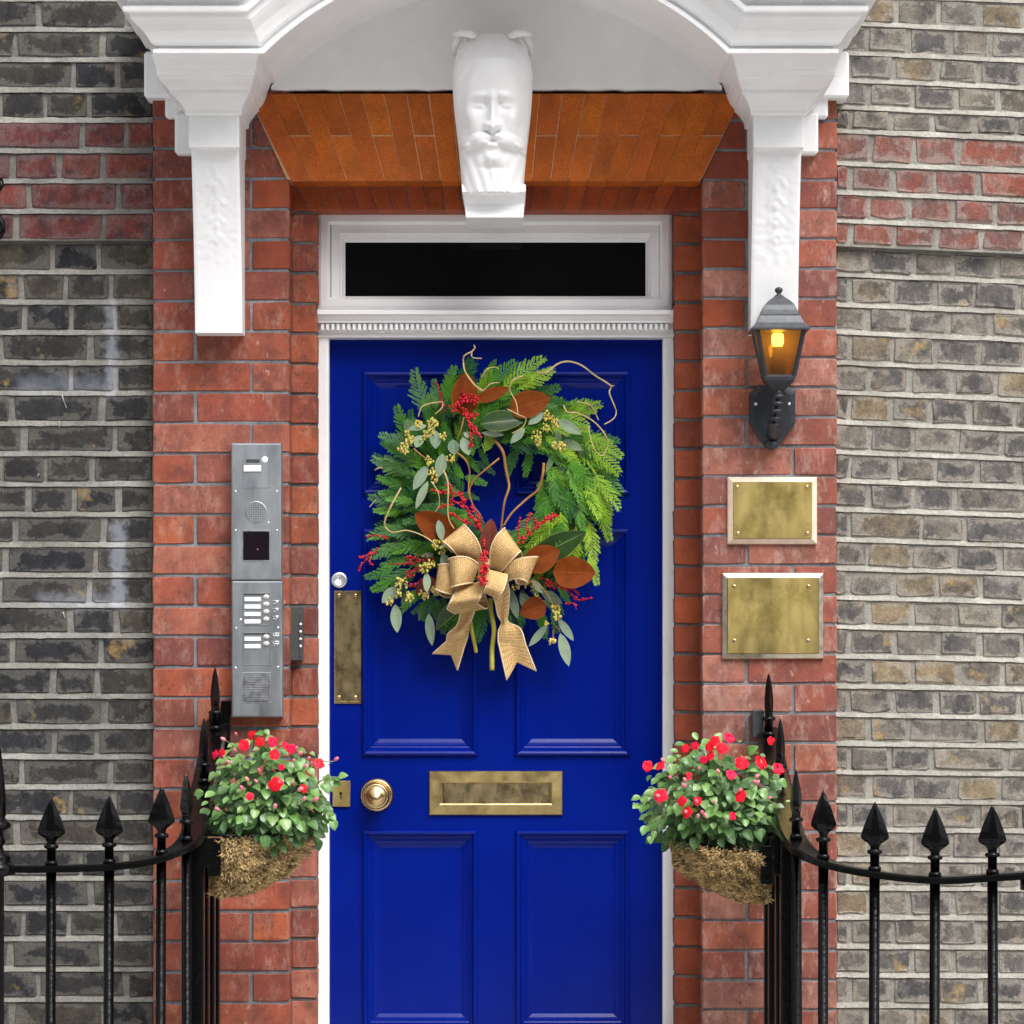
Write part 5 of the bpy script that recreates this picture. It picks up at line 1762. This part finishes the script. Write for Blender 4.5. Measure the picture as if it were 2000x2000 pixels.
def seeds(px, py, R, n_, dep=.118):
    mb = MB()
    for k in range(n_):
        a, q = r.uniform(0, 6.28), R * math.sqrt(r.random())
        p = P3(px + q * math.cos(a), py + q * math.sin(a), dep + r.uniform(-.006, .006))
        mb.ball(p, sp(r.uniform(1.7, 2.7), YD), 6, 4, sz=r.uniform(1.0, 1.5))
    for k in range(max(2, n_ // 5)):
        a = r.uniform(0, 6.28)
        mb.tube([P3(px, py, dep - .008), P3(px + R * .9 * math.cos(a), py + R * .9 * math.sin(a), dep - .002)], sp(.8, YD), 4)
    mb.build('seed_cluster', M['seed'], WR)
for (x, y, R, n_) in ((846, 828, 12, 26), (838, 842, 11, 24), (826, 856, 8, 14), (818, 828, 8, 14), (800, 860, 10, 22), (788, 876, 11, 26), (796, 846, 6, 8), (864, 852, 7, 10), (838, 900, 9, 14), (842, 922, 8, 12), (880, 896, 9, 14), (848, 935, 9, 13), (1072, 812, 11, 22), (1085, 826, 10, 20), (1064, 836, 9, 14), (1048, 852, 11, 22), (1052, 864, 8, 14), (1096, 872, 9, 16), (1084, 870, 7, 10), (853, 1065, 10, 16), (862, 1076, 8, 12), (828, 1108, 12, 24), (842, 1100, 9, 14), (784, 1138, 14, 26), (776, 1160, 8, 10), (800, 1166, 10, 18), (760, 1176, 8, 12), (828, 1160, 12, 22), (852, 1152, 10, 18), (866, 1150, 8, 12),
                      (1034, 1140, 11, 22), (1044, 1146, 8, 14), (1048, 1166, 9, 16), (1008, 1145, 8, 12), (1085, 1190, 9, 18), (1088, 1203, 8, 14), (1066, 1216, 5, 6), (1077, 1250, 8, 12)):
    seeds(x, y, R, n_, .12 if y < 1130 else .09)

def berries(pts, width, n_, mat='berry', dep=.125, rr=2.6):
    mb = MB()
    pp_ = [P3(x, y, dep) for x, y in pts]
    mb.tube(pp_, sp(1.0, YD), 5)
    for k in range(n_):
        t = r.random() * (len(pts) - 1)
        i = min(int(t), len(pts) - 2); f = t - i
        x = pts[i][0] + (pts[i + 1][0] - pts[i][0]) * f + r.gauss(0, width * .5)
        y = pts[i][1] + (pts[i + 1][1] - pts[i][1]) * f + r.gauss(0, width * .5)
        mb.ball(P3(x, y, dep + r.uniform(-.005, .007)), sp(rr * r.uniform(.8, 1.15), YD), 8, 5)
    mb.build('berry_sprig', M[mat], WR)
for args in (([(884, 800), (905, 782), (928, 780)], 11, 62), ([(905, 765), (908, 785)], 6, 16), ([(925, 785), (932, 775)], 5, 14), ([(903, 800), (914, 815), (928, 812)], 6, 24), ([(914, 815), (922, 832), (930, 842)], 6, 26), ([(930, 842), (936, 853)], 4, 12), ([(918, 840), (922, 866), (917, 876)], 4, 16), ([(840, 957), (860, 961), (876, 962)], 3, 18), ([(875, 945), (880, 955), (884, 970)], 4, 14), ([(893, 960), (901, 972), (906, 986)], 5, 22),
             ([(855, 993), (868, 988), (880, 985)], 3, 14), ([(878, 975), (892, 982), (908, 990)], 3, 14), ([(875, 1003), (890, 1008), (904, 1018), (915, 1022)], 4, 26), ([(906, 986), (916, 1005), (930, 1022), (938, 1036)], 5, 34), ([(920, 985), (932, 1005), (940, 1030)], 3, 14), ([(946, 1050), (946, 1070)], 3, 8),
             ([(1012, 1060), (1034, 1040), (1060, 1018), (1082, 1006)], 5, 44), ([(1012, 1055), (1011, 1030), (1016, 1012)], 2, 12), ([(1030, 1040), (1028, 1022), (1036, 1002)], 2.5, 14), ([(1046, 1032), (1044, 1012)], 3, 10), ([(1056, 1022), (1074, 1012), (1090, 1006)], 4, 18)):
    berries(*args, rr=2.5)
berries([(948, 1082), (946, 1105), (944, 1125), (938, 1140)], 10, 70, 'berry', .186, 3.0)
for args in (([(793, 1089), (815, 1092), (845, 1096)], 7, 34), ([(764, 1102), (790, 1101), (812, 1100)], 3, 14), ([(795, 1128), (808, 1115), (830, 1106)], 6, 28), ([(800, 1145), (812, 1140), (822, 1134)], 5, 14), ([(865, 810), (868, 795), (858, 780)], 3, 10), ([(852, 745), (858, 765), (866, 790)], 2, 12)):
    berries(*args, mat='berry_dark', dep=.10, rr=2.5)
for args in (([(740, 1070), (722, 1084), (700, 1112)], 3, 16), ([(736, 1078), (716, 1084), (702, 1090)], 2.5, 12), ([(758, 1052), (738, 1046), (714, 1048)], 2, 12), ([(720, 1086), (722, 1100), (728, 1104)], 2, 7), ([(1056, 1128), (1078, 1138), (1100, 1146), (1122, 1150)], 4, 30), ([(1092, 1146), (1106, 1152), (1120, 1144)], 5, 20), ([(1108, 1150), (1120, 1164), (1128, 1172), (1158, 1168)], 3, 20), ([(1118, 1152), (1128, 1158), (1132, 1162)], 2, 8), ([(1104, 1178), (1122, 1178), (1126, 1190)], 1.5, 6), ([(1062, 1138), (1085, 1150)], 3, 10)):
    berries(*args, dep=.10, rr=2.2)

def twig(pts, r0, mat='twig', dep=.14, r1=None, name='twig'):
    n_ = len(pts)
    pp_ = smooth_path([P3(x, y, dep + .008 * math.sin(i * 1.7)) for i, (x, y) in enumerate(pts)], 6)
    rs = [sp(r0 + ((r1 or r0 * .6) - r0) * i / (len(pp_) - 1), YD) for i in range(len(pp_))]
    mb = MB(); mb.tube(pp_, rs, 6); mb.build(name, M[mat], WR)
TW = [([(943, 764), (926, 751), (909, 727), (905, 708), (907, 695), (922, 686), (927.5, 679), (925, 674)], 1.9, 'twig', .15), ([(922, 686), (921, 695), (925, 699), (941, 700)], 1.5, 'twig', .15),
      ([(1048, 728), (1067, 727), (1089, 711), (1108, 706), (1128, 710), (1144, 719), (1163, 734), (1192, 753), (1190, 767), (1199, 790), (1203.5, 805), (1198, 818), (1180, 829)], 2.0, 'twig', .12), ([(1127, 785), (1148, 789), (1158.5, 798), (1169, 821)], 1.6, 'twig', .12), ([(1192, 753), (1199, 754)], 1.6, 'twig', .12),
      ([(1101, 792), (1108, 805), (1125, 806), (1148, 816), (1166, 829), (1183, 851), (1187, 870), (1176, 890), (1161, 877), (1151, 847), (1151, 831)], 1.6, 'twig', .135), ([(1022, 734), (1002, 743), (995.5, 761), (1008, 786), (1011, 808)], 1.7, 'twig', .15), ([(991, 799), (1011, 809), (1027, 818), (1020, 835), (1000, 846)], 1.3, 'twig', .15),
      ([(963, 856), (982, 882), (987.5, 914), (993, 940), (994, 953), (985, 982), (980, 1021), (979, 1040)], 3.2, 'twig_brown', .10), ([(1062, 905), (1060, 927), (1051, 956), (1029.5, 974), (1000.6, 1001), (983, 1028)], 3.2, 'twig_brown', .10),
      ([(783, 953), (764, 988), (751, 1020), (756.5, 1034), (769.6, 1040), (794, 1036), (823, 1045), (845, 1059), (856, 1070)], 1.9, 'twig', .14), ([(866, 918), (875, 946), (875, 1007), (887, 1033)], 1.9, 'twig', .14), ([(891, 883), (909, 898), (917, 918), (916, 934), (914.5, 966)], 2.0, 'twig_brown', .14),
      ([(975, 895), (946, 919), (926, 937), (917, 958), (923, 985), (939, 1007), (943.5, 1026)], 2.0, 'twig_brown', .10), ([(817, 814), (826, 793), (859, 785), (865, 787.5), (862, 798), (849, 809)], 1.4, 'twig', .14), ([(906, 815), (900, 840), (893, 857)], 1.6, 'twig_brown', .14), ([(808, 876), (822, 888), (838, 900)], 1.7, 'twig_brown', .135), ([(842, 940), (855, 960), (858, 985), (850, 1000)], 1.3, 'twig', .14),
      ([(943, 764), (958, 750), (975, 747)], 1.4, 'twig', .15), ([(940, 738), (950, 722), (965, 717), (975, 721)], 1.4, 'twig', .12), ([(732, 918), (740, 914), (747, 913)], 1.5, 'twig', .08), ([(722, 990), (735, 975)], 1.2, 'twig', .08), ([(1080, 1230), (1080, 1243), (1076, 1250)], 1.2, 'twig_brown', .06), ([(1080, 1218), (1092, 1230), (1095, 1240)], 1.2, 'twig_brown', .06), ([(1030, 1135), (1052, 1142), (1068, 1160), (1085, 1190)], 1.5, 'twig_brown', .12)]
for pts, rr_, mt, dp in TW: twig(pts, rr_, mt, dp)
twig([(957, 1170), (959, 1193), (964.6, 1230), (961, 1269), (961, 1309)], 5.2, 'stem', .075, 5.2, 'stem')
twig([(920, 1215), (923, 1239), (927, 1258), (930, 1274)], 4.0, 'stem', .07, 4.0, 'stem')

# ---- burlap bow
bow = bpy.data.objects.new('bow', None)
bow.location = P3(945, 1110, .14)
link(bow, WR)
def sheet(rows, thick=.0012, edge=True, name='loop'):
    mb = MB()
    n_ = len(rows[0])
    mb.strip(rows, 0, True)
    # back face, slightly offset, so the ribbon has thickness
    back = []
    for i, row in enumerate(rows):
        br = []
        for j, p in enumerate(row):
            a = rows[min(i + 1, len(rows) - 1)][j] - rows[max(i - 1, 0)][j]
            b = row[min(j + 1, n_ - 1)] - row[max(j - 1, 0)]
            nn = a.cross(b)
            br.append(p + (nn.normalized() * thick if nn.length > 1e-9 else Vector((0, thick, 0))))
        back.append(br)
    mb.strip(back, 0, True)
    if edge:
        mb.tube([r_[0] for r_ in rows], sp(1.7, YD), 6, 1)
        mb.tube([r_[-1] for r_ in rows], sp(1.7, YD), 6, 1)
    o = mb.build(name, [M['burlap'], M['burlap_edge']], None)
    o.parent = bow
    o.matrix_parent_inverse = Matrix.Translation(-bow.location)
    return o
def loop(k1, k2, o1, o2, m1, m2, d0, rise, back=.03, fold=(0, 0)):
    """front pass from the knot out to the fold, then back underneath; m1, m2 bow the two edges"""
    rows = []
    K1, K2, O1, O2, M1, M2 = (Vector(p) for p in (k1, k2, o1, o2, m1, m2))
    def bez(a, m_, b, e): return a * (1 - e) ** 2 + m_ * 2 * e * (1 - e) + b * e * e
    N = 18
    for i in range(N + 1):
        s_ = i / N
        d = d0 + rise * math.sin(math.pi * .5 * min(1, s_ * 1.3)) - rise * .6 * max(0, (s_ - .72) / .28) ** 2
        a, b = bez(K1, M1, O1, s_), bez(K2, M2, O2, s_)
        rows.append([P3(*a.lerp(b, j / 6), d + .007 * math.sin(math.pi * j / 6) * math.sin(math.pi * s_)) for j in range(7)])
    fv = Vector(fold)
    for i in range(1, N + 1):
        s_ = i / N
        d = d0 + rise * .4 - (rise * .4 + back) * min(1, s_ * 2.4) ** .8
        a, b = bez(K1, M1, O1, 1 - s_), bez(K2, M2, O2, 1 - s_)
        sh = fv * math.sin(math.pi * min(1, s_ * 1.6 + .0)) if s_ < .63 else Vector((0, 0))
        rows.append([P3(*(a.lerp(b, j / 6) + sh), d) for j in range(7)])
    return sheet(rows)
loop((918, 1160), (922, 1108), (849, 1150), (856, 1103), (880, 1166), (885, 1098), .118, .020, .03, (0, 8))       # low left, behind
loop((900, 1094), (938, 1100), (864, 1057), (905, 1024), (884, 1070), (948, 1062), .128, .034, .035, (4, 10))    # upper left
loop((924, 1138), (936, 1104), (881, 1147), (876, 1092), (902, 1140), (912, 1078), .142, .032, .03)             # mid left
loop((896, 1146), (946, 1134), (873, 1189), (932, 1179), (884, 1165), (944, 1156), .130, .034, .03, (14, 22))    # bottom left
loop((958, 1108), (978, 1118), (986, 1031), (1017, 1076), (950, 1058), (1000, 1092), .130, .034, .035, (10, 14)) # upper right
loop((990, 1136), (984, 1112), (1031, 1138), (1051, 1088), (1012, 1122), (1004, 1086), .132, .034, .03, (-6, 10)) # mid right
loop((952, 1112), (990, 1122), (945, 1157), (972, 1169), (952, 1140), (990, 1146), .148, .030, .028)            # lower right
# knot
rows = []
for i in range(9):
    t = i / 8
    rows.append([P3(934 + 22 * t + 0 * u, 1092 + u * 40, .162 + .012 * math.sin(math.pi * t)) for u in [k / 6 for k in range(7)]])
sheet(rows, edge=False, name='knot')
def tail(lefts, rights, deps, tip1, notch, tip2, td):
    rows = []
    Ls = smooth_path([(a, b, d) for (a, b), d in zip(lefts, deps)], 6)
    Rs = smooth_path([(a, b, d) for (a, b), d in zip(rights, deps)], 6)
    rows = [[P3(*(l.lerp(q, u / 8)[:2]), l.lerp(q, u / 8)[2] + .006 * math.sin(u / 8 * 6.28 + i * .25)) for u in range(9)] for i, (l, q) in enumerate(zip(Ls, Rs))]
    def endp(u):
        if u <= .5: return Vector(tip1).lerp(Vector(notch), u * 2)
        return Vector(notch).lerp(Vector(tip2), (u - .5) * 2)
    last = [(l, q) for l, q in zip(Ls, Rs)][-1]
    for k in range(1, 9):
        f = k / 8
        row = []
        for u in range(9):
            st = last[0].lerp(last[1], u / 8)
            e = endp(u / 8)
            row.append(P3(st.x + (e.x - st.x) * f, st.y + (e.y - st.y) * f, st.z + (td - st.z) * f + .006 * math.sin(u / 8 * 6.28 + len(Ls) * .25 + k * .1)))
        rows.append(row)
    mb_rows = rows
    return sheet(mb_rows, name='tail')
tail([(950, 1135), (966, 1172), (972, 1200), (980, 1216), (974, 1232), (973, 1252)], [(985, 1120), (994, 1150), (993, 1190), (992, 1214), (1016, 1228), (1026, 1258)], [.135, .12, .095, .085, .088, .08], (990, 1328), (1010, 1293), (1047, 1311), .07)
tail([(905, 1160), (900, 1195), (892, 1222), (875, 1238), (873, 1252)], [(945, 1150), (930, 1185), (917, 1222), (913, 1244), (907, 1262)], [.12, .09, .07, .068, .06], (845, 1277), (881, 1279), (893, 1309), .045)
